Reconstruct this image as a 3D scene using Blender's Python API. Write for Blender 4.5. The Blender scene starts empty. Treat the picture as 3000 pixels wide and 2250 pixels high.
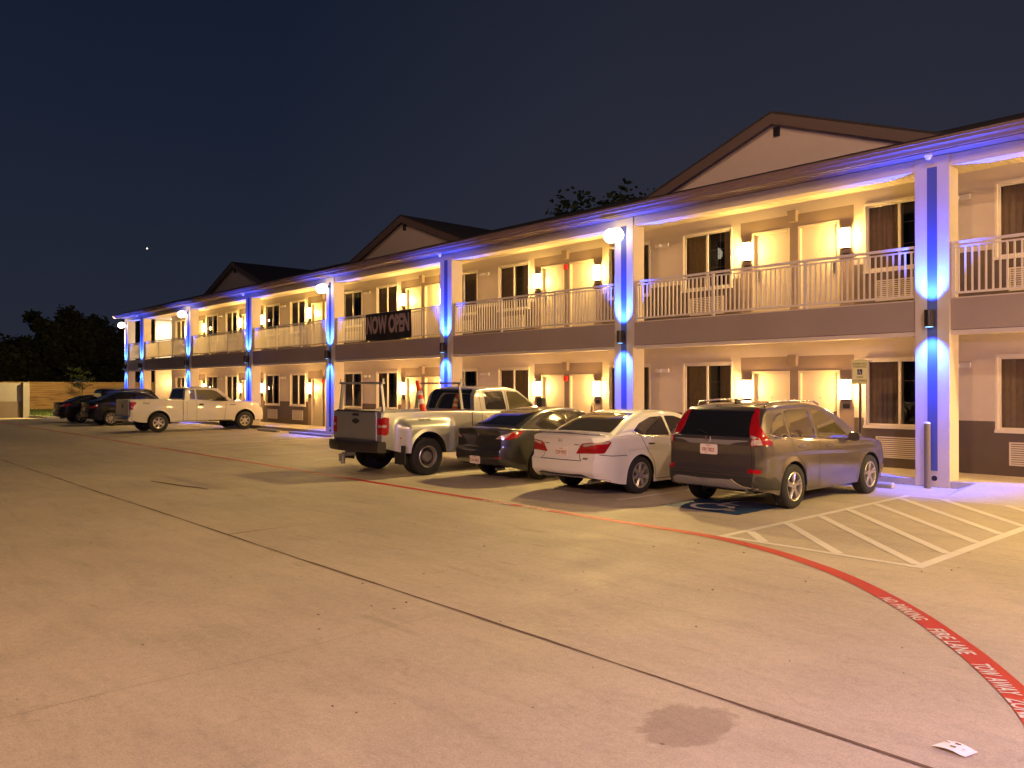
import bpy, bmesh, math, random
from math import radians as R, sin, cos, pi, sqrt
from mathutils import Vector, Matrix
from mathutils.bvhtree import BVHTree
from mathutils.geometry import delaunay_2d_cdt
random.seed(7)
scn = bpy.context.scene
col = scn.collection

# ------------------------------------------------------------------ materials
def newmat(name):
    m = bpy.data.materials.new(name); m.use_nodes = True
    nt = m.node_tree; nt.nodes.clear()
    out = nt.nodes.new('ShaderNodeOutputMaterial')
    return m, nt, out
def N(nt, t, **kw):
    n = nt.nodes.new(t)
    for k, v in kw.items():
        if k in n.inputs: n.inputs[k].default_value = v
        else: setattr(n, k, v)
    return n
def pbr(name, c, rough=.6, metal=0., coat=0., var=.12, scale=3., bump=.0, bscale=60., spec=.5, coatr=.04):
    m, nt, out = newmat(name)
    b = N(nt, 'ShaderNodeBsdfPrincipled')
    b.inputs['Roughness'].default_value = rough; b.inputs['Metallic'].default_value = metal
    b.inputs['Coat Weight'].default_value = coat; b.inputs['Coat Roughness'].default_value = coatr
    b.inputs['Specular IOR Level'].default_value = spec
    tc = N(nt, 'ShaderNodeTexCoord'); nz = N(nt, 'ShaderNodeTexNoise'); nz.inputs['Scale'].default_value = scale
    nz.inputs['Detail'].default_value = 6
    nt.links.new(tc.outputs['Object'], nz.inputs['Vector'])
    mix = N(nt, 'ShaderNodeMix', data_type='RGBA')
    mix.inputs[6].default_value = (*[x * (1 - var) for x in c], 1); mix.inputs[7].default_value = (*[min(1, x * (1 + var)) for x in c], 1)
    nt.links.new(nz.outputs['Fac'], mix.inputs[0]); nt.links.new(mix.outputs[2], b.inputs['Base Color'])
    if bump:
        n2 = N(nt, 'ShaderNodeTexNoise'); n2.inputs['Scale'].default_value = bscale; n2.inputs['Detail'].default_value = 4
        nt.links.new(tc.outputs['Object'], n2.inputs['Vector'])
        bp = N(nt, 'ShaderNodeBump'); bp.inputs['Strength'].default_value = bump; bp.inputs['Distance'].default_value = .01
        nt.links.new(n2.outputs['Fac'], bp.inputs['Height']); nt.links.new(bp.outputs[0], b.inputs['Normal'])
    nt.links.new(b.outputs[0], out.inputs[0])
    return m
def emis(name, c, s):
    m, nt, out = newmat(name); e = N(nt, 'ShaderNodeEmission'); e.inputs[0].default_value = (*c, 1); e.inputs[1].default_value = s
    nt.links.new(e.outputs[0], out.inputs[0]); return m
def glassmat(name, tint, gl=.06, rough=.02):
    m, nt, out = newmat(name)
    t = N(nt, 'ShaderNodeBsdfTransparent'); t.inputs[0].default_value = (*tint, 1)
    g = N(nt, 'ShaderNodeBsdfGlossy'); g.inputs['Roughness'].default_value = rough
    f = N(nt, 'ShaderNodeFresnel'); f.inputs[0].default_value = 1.5
    mx = N(nt, 'ShaderNodeMixShader'); nt.links.new(f.outputs[0], mx.inputs[0])
    nt.links.new(t.outputs[0], mx.inputs[1]); nt.links.new(g.outputs[0], mx.inputs[2]); nt.links.new(mx.outputs[0], out.inputs[0])
    return m
def concrete(name, base, joints=True):
    m, nt, out = newmat(name)
    b = N(nt, 'ShaderNodeBsdfPrincipled'); b.inputs['Specular IOR Level'].default_value = .35
    tc = N(nt, 'ShaderNodeTexCoord')
    L = nt.links.new
    def noise(sc, det, stretch=None, dist=0., rough=.6, loc=(0, 0, 0)):
        mp = N(nt, 'ShaderNodeMapping'); mp.inputs['Scale'].default_value = stretch or (1, 1, 1); mp.inputs['Location'].default_value = loc
        L(tc.outputs['Object'], mp.inputs[0])
        n = N(nt, 'ShaderNodeTexNoise'); n.inputs['Scale'].default_value = sc; n.inputs['Detail'].default_value = det
        n.inputs['Distortion'].default_value = dist; n.inputs['Roughness'].default_value = rough
        L(mp.outputs[0], n.inputs['Vector']); return n
    def ramp(n, p0, c0, p1, c1):
        r = N(nt, 'ShaderNodeValToRGB'); r.color_ramp.elements[0].position = p0; r.color_ramp.elements[0].color = (c0, c0, c0, 1)
        r.color_ramp.elements[1].position = p1; r.color_ramp.elements[1].color = (c1, c1, c1, 1); L(n.outputs['Fac'], r.inputs[0]); return r
    layers = [ramp(noise(.11, 4, (1, 2.2, 1), .3), .3, .84, .68, 1.06), ramp(noise(.6, 7, (1, 1.3, 1), .6), .33, .90, .62, 1.03),
              ramp(noise(2.2, 8, (.35, 1.8, 1), .5, .7, (4, 7, 0)), .36, .90, .52, 1.0),
              ramp(noise(6.5, 8, (1, 1, 1), .8, .8, (9, 2, 0)), .30, .74, .42, 1.0),
              ramp(noise(14, 9, (1, 1, 1), .4, .85, (3, 5, 0)), .34, .84, .60, 1.05), ramp(noise(70, 6, None, 0, .9), .34, .68, .66, 1.22),
              ramp(noise(3.1, 3, (.22, 1.2, 1), .2, .5, (31, 12, 0)), .66, 1.0, .74, .82)]
    cur = None
    base_rgb = N(nt, 'ShaderNodeRGB'); base_rgb.outputs[0].default_value = (*base, 1); cur = base_rgb.outputs[0]
    for r in layers:
        mx = N(nt, 'ShaderNodeMix', data_type='RGBA', blend_type='MULTIPLY'); mx.inputs[0].default_value = 1
        L(cur, mx.inputs[6]); L(r.outputs[0], mx.inputs[7]); cur = mx.outputs[2]
    # dark specks
    vo = N(nt, 'ShaderNodeTexVoronoi'); vo.inputs['Scale'].default_value = 1.6; mp = N(nt, 'ShaderNodeMapping'); L(tc.outputs['Object'], mp.inputs[0])
    mp.inputs['Scale'].default_value = (1, 1.4, 1); L(mp.outputs[0], vo.inputs['Vector'])
    r = N(nt, 'ShaderNodeValToRGB'); r.color_ramp.elements[0].position = .022; r.color_ramp.elements[0].color = (.3, .28, .27, 1)
    r.color_ramp.elements[1].position = .04; r.color_ramp.elements[1].color = (1, 1, 1, 1); L(vo.outputs['Distance'], r.inputs[0])
    mx = N(nt, 'ShaderNodeMix', data_type='RGBA', blend_type='MULTIPLY'); mx.inputs[0].default_value = 1
    L(cur, mx.inputs[6]); L(r.outputs[0], mx.inputs[7]); cur = mx.outputs[2]
    L(cur, b.inputs['Base Color'])
    nr = noise(1.4, 5); rr = ramp(nr, .3, .55, .7, .8); L(rr.outputs[0], b.inputs['Roughness'])
    nb = noise(70, 6, None, 0, .8); bp = N(nt, 'ShaderNodeBump'); bp.inputs['Strength'].default_value = .35; bp.inputs['Distance'].default_value = .006
    L(nb.outputs['Fac'], bp.inputs['Height']); L(bp.outputs[0], b.inputs['Normal'])
    L(b.outputs[0], out.inputs[0]); return m
def wood(name):
    m, nt, out = newmat(name); b = N(nt, 'ShaderNodeBsdfPrincipled'); b.inputs['Roughness'].default_value = .75
    tc = N(nt, 'ShaderNodeTexCoord'); mp = N(nt, 'ShaderNodeMapping'); mp.inputs['Scale'].default_value = (1, .35, 5.0)
    nz = N(nt, 'ShaderNodeTexNoise'); nz.inputs['Scale'].default_value = 1.6; nz.inputs['Detail'].default_value = 7; nz.inputs['Distortion'].default_value = .7
    r = N(nt, 'ShaderNodeValToRGB'); e = r.color_ramp.elements
    e[0].position = .3; e[0].color = (.24, .12, .05, 1); e[1].position = .7; e[1].color = (.66, .42, .20, 1); x = e.new(.45); x.color = (.52, .31, .14, 1)
    L = nt.links.new; L(tc.outputs['Object'], mp.inputs[0]); L(mp.outputs[0], nz.inputs[0]); L(nz.outputs['Fac'], r.inputs[0]); L(r.outputs[0], b.inputs['Base Color']); L(b.outputs[0], out.inputs[0])
    return m
def paintmark(name, c, worn=.55):
    # worn road paint: alpha breaks where rubbed off
    m, nt, out = newmat(name); b = N(nt, 'ShaderNodeBsdfPrincipled'); b.inputs['Roughness'].default_value = .55
    tc = N(nt, 'ShaderNodeTexCoord'); L = nt.links.new
    nz = N(nt, 'ShaderNodeTexNoise'); nz.inputs['Scale'].default_value = 1.3; nz.inputs['Detail'].default_value = 9; nz.inputs['Roughness'].default_value = .7
    L(tc.outputs['Object'], nz.inputs[0])
    mx = N(nt, 'ShaderNodeMix', data_type='RGBA'); mx.inputs[6].default_value = (*[x * .7 for x in c], 1); mx.inputs[7].default_value = (*c, 1)
    L(nz.outputs['Fac'], mx.inputs[0]); L(mx.outputs[2], b.inputs['Base Color'])
    n2 = N(nt, 'ShaderNodeTexNoise'); n2.inputs['Scale'].default_value = 30; n2.inputs['Detail'].default_value = 8; n2.inputs['Roughness'].default_value = .8
    L(tc.outputs['Object'], n2.inputs[0])
    r = N(nt, 'ShaderNodeValToRGB'); r.color_ramp.elements[0].position = .30; r.color_ramp.elements[1].position = .30 + .18 * worn; r.color_ramp.elements[0].color = (.25, .25, .25, 1)
    L(n2.outputs['Fac'], r.inputs[0]); L(r.outputs[0], b.inputs['Alpha']); L(b.outputs[0], out.inputs[0]); return m

M = {}
M['lot'] = concrete('lot_concrete', (.52, .455, .355))
M['walk'] = concrete('walkway_concrete', (.52, .48, .43))
M['cream'] = pbr('cream_stucco', (.62, .545, .46), .8, var=.11, scale=1.6, bump=.5, bscale=70)
M['taupe'] = pbr('taupe_stucco', (.27, .205, .165), .8, var=.06, bump=.25, bscale=90)
M['wains'] = pbr('brown_wainscot', (.115, .085, .068), .75, var=.08, bump=.2, bscale=90)
M['spandrel'] = pbr('taupe_spandrel_panel', (.36, .285, .24), .7, var=.12, scale=1.2, bump=.4, bscale=70)
M['strip'] = pbr('taupe_strip_blue_lit', (.075, .095, .26), .7, var=.05, bump=.2, bscale=90)  # taupe strip; blue of the pillar lights is put into its colour
M['trim'] = pbr('cream_trim', (.70, .62, .52), .55, var=.04)
M['rail'] = pbr('painted_rail', (.78, .72, .67), .45, var=.05)
M['door'] = pbr('door_paint', (.68, .60, .47), .45, var=.03)
M['frame'] = pbr('white_vinyl', (.74, .68, .60), .4, var=.03)
M['gutter'] = pbr('gutter_metal', (.19, .13, .13), .65, var=.05)
M['shingle'] = pbr('shingles', (.045, .038, .034), .9, var=.35, scale=14, bump=.8, bscale=25)
M['bollard'] = pbr('bollard_paint', (.17, .14, .13), .5)
M['encl'] = pbr('enclosure_paint_shaded', (.22, .20, .19), .8, var=.1)  # cream wall colour darkened to include the shade lying on it
M['tymp'] = pbr('gable_stucco', (.66, .56, .47), .8, var=.05)
M['rake'] = pbr('rake_board', (.15, .11, .095), .6, var=.08)
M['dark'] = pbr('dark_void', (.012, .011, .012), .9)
M['blackmetal'] = pbr('dark_bronze_metal', (.06, .05, .05), .35, .6)
M['steel'] = pbr('brushed_steel', (.45, .44, .43), .35, 1.)
M['curtain'] = pbr('brown_curtain', (.30, .21, .12), .9, var=.2, scale=9)
M['white'] = pbr('white_plastic', (.75, .72, .68), .35)
M['glass'] = glassmat('window_glass', (.85, .85, .85))
M['red'] = pbr('red_plastic', (.55, .02, .015), .3)
M['grass'] = pbr('grass', (.07, .10, .03), .9, var=.4, scale=20)
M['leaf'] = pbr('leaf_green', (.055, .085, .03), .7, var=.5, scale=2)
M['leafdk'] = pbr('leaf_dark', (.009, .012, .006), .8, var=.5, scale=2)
M['bark'] = pbr('bark', (.07, .05, .035), .9, var=.3, scale=10)
M['wood'] = wood('cedar_boards')
M['wpaint'] = paintmark('white_road_paint', (.78, .74, .68))
M['rpaint'] = paintmark('red_road_paint', (.56, .028, .018), .15)
M['bpaint'] = paintmark('blue_road_paint', (.02, .06, .16), .4)
M['joint'] = pbr('joint_sealant', (.12, .075, .05), .9, var=.3, scale=8)
M['stain'] = pbr('stain', (.1, .08, .07), .8)
M['sconce'] = emis('sconce_diffuser', (1., .66, .26), 34)
M['sconcehot'] = emis('sconce_core', (1., .80, .42), 60)
M['flood'] = emis('flood_lens', (1., .84, .58), 9)
M['blue'] = emis('blue_lens', (.25, .55, 1.), 6)
M['down'] = emis('downlight_lens', (1., .85, .6), 30)
M['redlamp'] = pbr('red_beacon', (.6, .01, .01), .3)
# vehicles
def paint(n, c, metal, rough=.32): return pbr(n, c, rough, metal, coat=1., var=.03, scale=40, coatr=.03)
M['p_white'] = paint('pearl_white_paint', (.76, .74, .70), 0.)
M['p_white2'] = paint('plain_white_paint', (.70, .66, .60), 0.)
M['p_silver'] = paint('silver_paint', (.46, .45, .45), .75, .35)
M['p_grey'] = paint('grey_metallic_paint', (.100, .083, .074), .55, .3)
M['p_char'] = paint('charcoal_paint', (.045, .042, .040), .5, .3)
M['p_black'] = pbr('black_paint', (.004, .004, .005), .35, 0., coat=.5, var=.03, spec=.15)
M['carglass'] = pbr('tinted_glass', (.012, .012, .010), .04, 0, coat=1., var=.2, spec=.7)
M['carglass2'] = pbr('light_tinted_glass', (.075, .065, .03), .06, 0, coat=1., var=.3, spec=.7, scale=1.5)
M['tyre'] = pbr('tyre_rubber', (.018, .017, .016), .8, var=.2, bump=.3, bscale=80)
M['rim'] = pbr('alloy', (.62, .58, .54), .3, .85)
M['rimdk'] = pbr('dark_alloy', (.10, .095, .09), .35, .8)
M['plastic'] = pbr('black_plastic', (.02, .019, .018), .55, var=.2, scale=20)
M['greyplastic'] = pbr('grey_skid_plastic', (.20, .19, .18), .5)
M['chrome'] = pbr('chrome', (.75, .73, .70), .12, 1., var=.0)
M['redlens'] = pbr('red_lens', (.33, .006, .008), .12, 0, coat=1., var=.35, scale=25)
M['clearlens'] = pbr('clear_lens', (.50, .40, .36), .1, .2, coat=1., var=.5, scale=40)
M['plate'] = pbr('plate_white', (.80, .70, .62), .5, var=.05)
M['plateink'] = pbr('plate_ink', (.28, .05, .03), .5)
M['darkink'] = pbr('black_ink', (.03, .028, .03), .5)
M['bannerbg'] = pbr('black_banner', (.012, .010, .014), .6, var=.2)
M['bannertx'] = pbr('banner_letters', (.42, .30, .30), .6)
M['signface'] = pbr('retroreflective_white', (.96, .92, .45), .35, var=.02)
M['signgreen'] = pbr('sign_lettering', (.30, .27, .06), .5)
M['signblue'] = pbr('sign_symbol_blue', (.02, .05, .13), .4)
M['orange'] = pbr('orange_plastic', (.72, .07, .02), .45)
M['reflwhite'] = pbr('reflective_white', (.8, .76, .7), .4)
M['paper'] = pbr('litter_paper', (.85, .82, .82), .7, var=.03)

# ------------------------------------------------------------------ mesh helpers
class MB:
    def __init__(s): s.v = []; s.f = []; s.m = []
    def add(s, vs, fs, mi=0):
        o = len(s.v); s.v += [tuple(v) for v in vs]; s.f += [tuple(i + o for i in f) for f in fs]; s.m += [mi] * len(fs)
    def quad(s, a, b, c, d, mi=0): s.add([a, b, c, d], [(0, 1, 2, 3)], mi)
    def box(s, x0, x1, y0, y1, z0, z1, mi=0):
        vs = [(x, y, z) for z in (z0, z1) for y in (y0, y1) for x in (x0, x1)]
        s.add(vs, [(0, 2, 3, 1), (4, 5, 7, 6), (0, 1, 5, 4), (2, 6, 7, 3), (0, 4, 6, 2), (1, 3, 7, 5)], mi)
    def cyl(s, a, b, r0, r1=None, n=16, mi=0, caps=True):
        r1 = r0 if r1 is None else r1
        a = Vector(a); b = Vector(b); d = (b - a).normalized(); t = Vector((0, 0, 1)) if abs(d.z) < .9 else Vector((1, 0, 0))
        e = d.cross(t).normalized(); g = d.cross(e)
        vs = []
        for k in range(n):
            q = e * cos(2 * pi * k / n) + g * sin(2 * pi * k / n); vs += [a + q * r0, b + q * r1]
        fs = [(2 * k, 2 * k + 1, (2 * k + 3) % (2 * n), (2 * k + 2) % (2 * n)) for k in range(n)]
        if caps: fs += [tuple(2 * k for k in range(n)), tuple(2 * k + 1 for k in reversed(range(n)))]
        s.add(vs, fs, mi)
    def lathe(s, prof, c=(0, 0, 0), axis='y', n=32, mi=0):
        # prof: list of (r, h) ; rotate about axis through c
        vs = []
        for (r, h) in prof:
            for k in range(n):
                a = 2 * pi * k / n; p, q = r * cos(a), r * sin(a)
                v = (p, h, q) if axis == 'y' else ((h, p, q) if axis == 'x' else (p, q, h))
                vs.append((v[0] + c[0], v[1] + c[1], v[2] + c[2]))
        fs = []
        for i in range(len(prof) - 1):
            for k in range(n): k2 = (k + 1) % n; fs.append((i * n + k, i * n + k2, (i + 1) * n + k2, (i + 1) * n + k))
        s.add(vs, fs, mi)
    def sphere(s, c, r, n=12, mi=0, sz=1.):
        s.lathe([(max(1e-4, r * sin(pi * i / n)), -r * sz * cos(pi * i / n)) for i in range(n + 1)], c, 'z', n * 2, mi)
    def build(s, name, mats, parent=None, smooth=None, bevel=0):
        me = bpy.data.meshes.new(name); me.from_pydata(s.v, [], s.f)
        if not isinstance(mats, (list, tuple)): mats = [mats]
        for m in mats: me.materials.append(m)
        me.polygons.foreach_set('material_index', s.m)
        if smooth:
            me.polygons.foreach_set('use_smooth', [True] * len(me.polygons))
            me.set_sharp_from_angle(angle=R(smooth))
        me.validate(); me.update()
        o = bpy.data.objects.new(name, me); col.objects.link(o)
        if parent is not None:
            o.parent = parent
            if parent.get('_w'): o.location = -Vector(parent['_w'])
        if bevel:
            b = o.modifiers.new('bevel', 'BEVEL'); b.width = bevel; b.segments = 2; b.limit_method = 'ANGLE'
        return o
def tag(o, label=None, cat=None, group=None, kind=None):
    if label: o['label'] = label
    if cat: o['category'] = cat
    if group: o['group'] = group
    if kind: o['kind'] = kind
    return o
def empty(name, loc=(0, 0, 0), rz=0, label=None, cat=None, group=None, world=False):
    o = bpy.data.objects.new(name, None); col.objects.link(o); o.location = loc; o.rotation_euler = (0, 0, rz); o.empty_display_size = .2
    if world: o['_w'] = tuple(loc)     # children are written in world coordinates
    return tag(o, label, cat, group)
def struct(o): o['kind'] = 'structure'; return o
def part(name, mb, mat, root, **kw): return mb.build(name, mat, root, **kw)
def sub(name, mb, mat, parent, **kw):
    # sub-part whose parent is a mesh already placed by its root: same coordinates as the parent mesh
    o = mb.build(name, mat, None, **kw); o.parent = parent; return o
def copy_tree(o, parent=None):
    c = o.copy(); col.objects.link(c)
    if parent is not None: c.parent = parent
    for ch in o.children: copy_tree(ch, c)
    return c
def textmesh(s, size=1., offset=0., extr=0., sx=1., res=3, align='CENTER'):
    cu = bpy.data.curves.new('t', 'FONT'); cu.body = s; cu.size = size; cu.offset = offset; cu.extrude = extr; cu.align_x = align; cu.align_y = 'CENTER'; cu.resolution_u = res
    o = bpy.data.objects.new('t', cu); col.objects.link(o); bpy.context.view_layer.update()
    dg = bpy.context.evaluated_depsgraph_get(); me = o.evaluated_get(dg).to_mesh()
    vs = [(v.co.x * sx, v.co.y, v.co.z) for v in me.vertices]; fs = [tuple(p.vertices) for p in me.polygons]
    o.evaluated_get(dg).to_mesh_clear(); bpy.data.objects.remove(o); bpy.data.curves.remove(cu)
    return vs, fs
def lerp(pts, x):
    if x <= pts[0][0]: return pts[0][1]
    for (a, b), (c, d) in zip(pts, pts[1:]):
        if x <= c: return b + (d - b) * (x - a) / (c - a)
    return pts[-1][1]
def smooth_fn(pts):
    # monotone-ish cubic through control points
    xs = [p[0] for p in pts]; ys = [p[1] for p in pts]; n = len(pts); ms = []
    dl = [(ys[i + 1] - ys[i]) / (xs[i + 1] - xs[i]) for i in range(n - 1)]
    for i in range(n):
        if i == 0: ms.append(dl[0])
        elif i == n - 1: ms.append(dl[-1])
        else: ms.append(0 if dl[i - 1] * dl[i] <= 0 else 2 * dl[i - 1] * dl[i] / (dl[i - 1] + dl[i]))
    def f(x):
        if x <= xs[0]: return ys[0]
        if x >= xs[-1]: return ys[-1]
        for i in range(n - 1):
            if x <= xs[i + 1]:
                h = xs[i + 1] - xs[i]; t = (x - xs[i]) / h
                return (2 * t**3 - 3 * t * t + 1) * ys[i] + (t**3 - 2 * t * t + t) * h * ms[i] + (-2 * t**3 + 3 * t * t) * ys[i + 1] + (t**3 - t * t) * h * ms[i + 1]
    return f
def ss(a, b, x): t = min(1, max(0, (x - a) / (b - a))); return t * t * (3 - 2 * t)

# ------------------------------------------------------------------ camera
FPX = 2373.77; YAW = R(42.007); PIT = R(.1787); ROL = R(-.0398)
d = Vector((-cos(YAW), sin(YAW), 0)); r_ = Vector((sin(YAW), cos(YAW), 0)); up = Vector((0, 0, 1))
d2 = d * cos(PIT) + up * sin(PIT); u2 = up * cos(PIT) - d * sin(PIT)
r3 = r_ * cos(ROL) + u2 * sin(ROL); u3 = u2 * cos(ROL) - r_ * sin(ROL)
cam = bpy.data.objects.new('camera', bpy.data.cameras.new('camera')); col.objects.link(cam)
mt = Matrix((r3, u3, -d2)).transposed().to_4x4(); mt.translation = (0, 0, 1.9); cam.matrix_world = mt
cam.data.sensor_width = 36; cam.data.lens = FPX * 36 / 3000; cam.data.clip_end = 3000; cam.data.clip_start = .05
scn.camera = cam
scn.view_settings.view_transform = 'Standard'; scn.view_settings.look = 'None'; scn.view_settings.exposure = 0; scn.view_settings.gamma = 1

# ------------------------------------------------------------------ world: night sky after dusk
w = bpy.data.worlds.new('World'); scn.world = w; w.use_nodes = True; nt = w.node_tree; nt.nodes.clear()
out = nt.nodes.new('ShaderNodeOutputWorld'); bg = nt.nodes.new('ShaderNodeBackground'); tc = nt.nodes.new('ShaderNodeTexCoord')
sp = nt.nodes.new('ShaderNodeSeparateXYZ'); nt.links.new(tc.outputs['Generated'], sp.inputs[0])
rp = nt.nodes.new('ShaderNodeValToRGB'); e = rp.color_ramp.elements
e[0].position = 0; e[0].color = (.0185, .0205, .033, 1); e[1].position = .75; e[1].color = (.006, .010, .026, 1)
for p, c in ((.08, (.0170, .0205, .035, 1)), (.2, (.0130, .0175, .034, 1)), (.34, (.0085, .0138, .030, 1)), (.5, (.0060, .0105, .025, 1))):
    x = e.new(p); x.color = c
nt.links.new(sp.outputs['Z'], rp.inputs[0])
# town glow warming the sky over the building side
vm = nt.nodes.new('ShaderNodeVectorMath'); vm.operation = 'DOT_PRODUCT'; gd = Vector((-.45, .86, .16)).normalized(); vm.inputs[1].default_value = gd
nt.links.new(tc.outputs['Generated'], vm.inputs[0])
r2 = nt.nodes.new('ShaderNodeValToRGB'); r2.color_ramp.elements[0].position = .80; r2.color_ramp.elements[0].color = (0, 0, 0, 1); r2.color_ramp.elements[1].position = 1.; r2.color_ramp.elements[1].color = (.013, .0095, .0075, 1)
nt.links.new(vm.outputs['Value'], r2.inputs[0])
ad = nt.nodes.new('ShaderNodeMix'); ad.data_type = 'RGBA'; ad.blend_type = 'ADD'; ad.inputs[0].default_value = 1
nt.links.new(rp.outputs[0], ad.inputs[6]); nt.links.new(r2.outputs[0], ad.inputs[7])
nzs = nt.nodes.new('ShaderNodeTexNoise'); nzs.inputs['Scale'].default_value = 2.2; nzs.inputs['Detail'].default_value = 4; nt.links.new(tc.outputs['Generated'], nzs.inputs['Vector'])
r4 = nt.nodes.new('ShaderNodeValToRGB'); r4.color_ramp.elements[0].color = (.85, .86, .9, 1); r4.color_ramp.elements[1].color = (1.15, 1.12, 1.08, 1); nt.links.new(nzs.outputs['Fac'], r4.inputs[0])
ml = nt.nodes.new('ShaderNodeMix'); ml.data_type = 'RGBA'; ml.blend_type = 'MULTIPLY'; ml.inputs[0].default_value = 1
nt.links.new(ad.outputs[2], ml.inputs[6]); nt.links.new(r4.outputs[0], ml.inputs[7])
nt.links.new(ml.outputs[2], bg.inputs[0]); bg.inputs[1].default_value = 1.; nt.links.new(bg.outputs[0], out.inputs[0])

# ------------------------------------------------------------------ ground and markings
mb = MB(); mb.quad((-400, -300, 0), (300, -300, 0), (300, 400, 0), (-400, 400, 0)); struct(mb.build('parking_lot', M['lot']))
Z1 = .004
def strip(mb, pts, wd, z=Z1, closed=False, mi=0):
    vs = []
    for i, p in enumerate(pts):
        a = Vector(pts[max(0, i - 1)]); b = Vector(pts[min(len(pts) - 1, i + 1)]); t = (b - a).normalized(); n = Vector((-t.y, t.x))
        q = Vector(p); w_ = wd[i] if isinstance(wd, list) else wd
        vs += [(q.x + n.x * w_ / 2, q.y + n.y * w_ / 2, z), (q.x - n.x * w_ / 2, q.y - n.y * w_ / 2, z)]
    mb.add(vs, [(2 * i + 1, 2 * i + 3, 2 * i + 2, 2 * i) for i in range(len(pts) - 1)], mi)
# expansion joint
mb = MB(); xs = [-60 + i * .35 for i in range(190)]
strip(mb, [(x, 4.25 + .008 * sin(x * .9) + .003 * sin(x * 5.7 + 1)) for x in xs], [.024 + .009 * sin(x * 2.3) + .005 * sin(x * 11) for x in xs])
strip(mb, [(-10.19 + .02 * sin(y * 5), y) for y in [4.27 + i * .1 for i in range(10)]], [.03 - .0025 * i for i in range(10)])
struct(mb.build('expansion_joint', M['joint']))
mb = MB()
for X in (-5.15, -16.5, -21.6, .3): strip(mb, [(X + .01 * sin(y * 3), y) for y in [4.27 + i * .2 for i in range(62)]], .004)
strip(mb, [(-5.41 + .01 * sin(y * 3), y) for y in [-8 + i * .2 for i in range(61)]], .004)
strip(mb, [(x, 10.0) for x in (-60, 12)], .008)
struct(mb.build('sawn_joints', pbr('sawn_joint', (.27, .22, .18), .9)))
mb = MB(); strip(mb, [(-17.0, 5.52), (-16.4, 5.6), (-15.8, 5.68), (-15.3, 5.8), (-14.9, 5.86)], [.05, .1, .12, .12, .03]); struct(mb.build('oil_streak', M['joint']))
# fire lane line
ctl = [(-60, 8.72), (-40, 8.72), (-25, 8.72), (-16, 8.72), (-12, 8.72), (-9, 8.72), (-7, 8.74), (-5.9, 8.72), (-5, 8.50), (-4.2, 8.13), (-3.65, 7.78), (-3.18, 7.40), (-2.8, 7.05), (-2.47, 6.70), (-2.03, 6.19), (-1.60, 5.60), (-1.32, 5.10), (-1.1, 4.5), (-.95, 3.7), (-.88, 2.7), (-.88, 1.5), (-.88, -6)]
def cr(pts, n=8):
    o = []
    for i in range(len(pts) - 1):
        p0 = Vector(pts[max(0, i - 1)]); p1 = Vector(pts[i]); p2 = Vector(pts[i + 1]); p3 = Vector(pts[min(len(pts) - 1, i + 2)])
        if i == 0: p0 = p1 - (p2 - p1)
        for k in range(n):
            t = k / n; o.append(tuple(.5 * ((2 * p1) + (p2 - p0) * t + (2 * p0 - 5 * p1 + 4 * p2 - p3) * t * t + (3 * p1 - p0 - 3 * p2 + p3) * t**3)))
    o.append(tuple(pts[-1])); return o
curve = cr([(x, y) for x, y in ctl], 10)
mb = MB(); strip(mb, curve, [.12 + .05 * ss(-14, -6, p[0]) + .02 * ss(-4, -1.6, p[0]) for p in curve], .005); struct(mb.build('fire_lane_line', M['rpaint']))
# lettering following the curve, read from the building side of the line
acc = [0.]
for a, b in zip(curve, curve[1:]): acc.append(acc[-1] + (Vector(b) - Vector(a)).length)
def oncurve(s):
    for i in range(len(acc) - 1):
        if s <= acc[i + 1]:
            t = (s - acc[i]) / (acc[i + 1] - acc[i]); a = Vector(curve[i]); b = Vector(curve[i + 1]); dd = (b - a).normalized(); return a.lerp(b, t), dd
    return Vector(curve[-1]), Vector((0, -1))
def s_at(x):
    for i, p in enumerate(curve):
        if p[0] >= x: return acc[i]
mb = MB()
def laneword(word, s0, s1):
    vs, fs = textmesh(word, 1., .02, align='LEFT'); x0 = min(v[0] for v in vs); x1 = max(v[0] for v in vs); y0 = min(v[1] for v in vs); y1 = max(v[1] for v in vs)
    o = []
    for v in vs:
        s = s0 + (v[0] - x0) / (x1 - x0) * (s1 - s0); p, t = oncurve(s); n = Vector((t.y, -t.x))       # n: towards camera side
        q = p + n * (.095 - (v[1] - y0) / (y1 - y0) * .12); o.append((q.x, q.y, .009))
    mb.add(o, fs)
sa = s_at(-3.18)
for wd, a, ln in (('NO', 0, .16), ('PARKING', .22, .48), ('FIRE', .94, .26), ('LANE', 1.25, .30), ('TOW', 1.74, .24), ('AWAY', 2.02, .30), ('ZONE', 2.38, .32)): laneword(wd, sa + a, sa + a + ln)
struct(mb.build('fire_lane_lettering', M['wpaint']))
# faded words further along
mb = MB()
for X in (-10.6, -28.5): laneword('NO PARKING', s_at(X), s_at(X) + .7); laneword('FIRE LANE', s_at(X) + .95, s_at(X) + 1.55)
struct(mb.build('fire_lane_lettering', M['wpaint']))
# stall lines
mb = MB()
for i, X in enumerate([-8.88, -11.6, -14.0] + [-16.55 - 2.55 * k for k in range(15)]): strip(mb, [(X, 10.3 if i else 10.35), (X, 12.5), (X, 15.0)], .1)
struct(mb.build('stall_lines', M['wpaint']))
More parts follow.
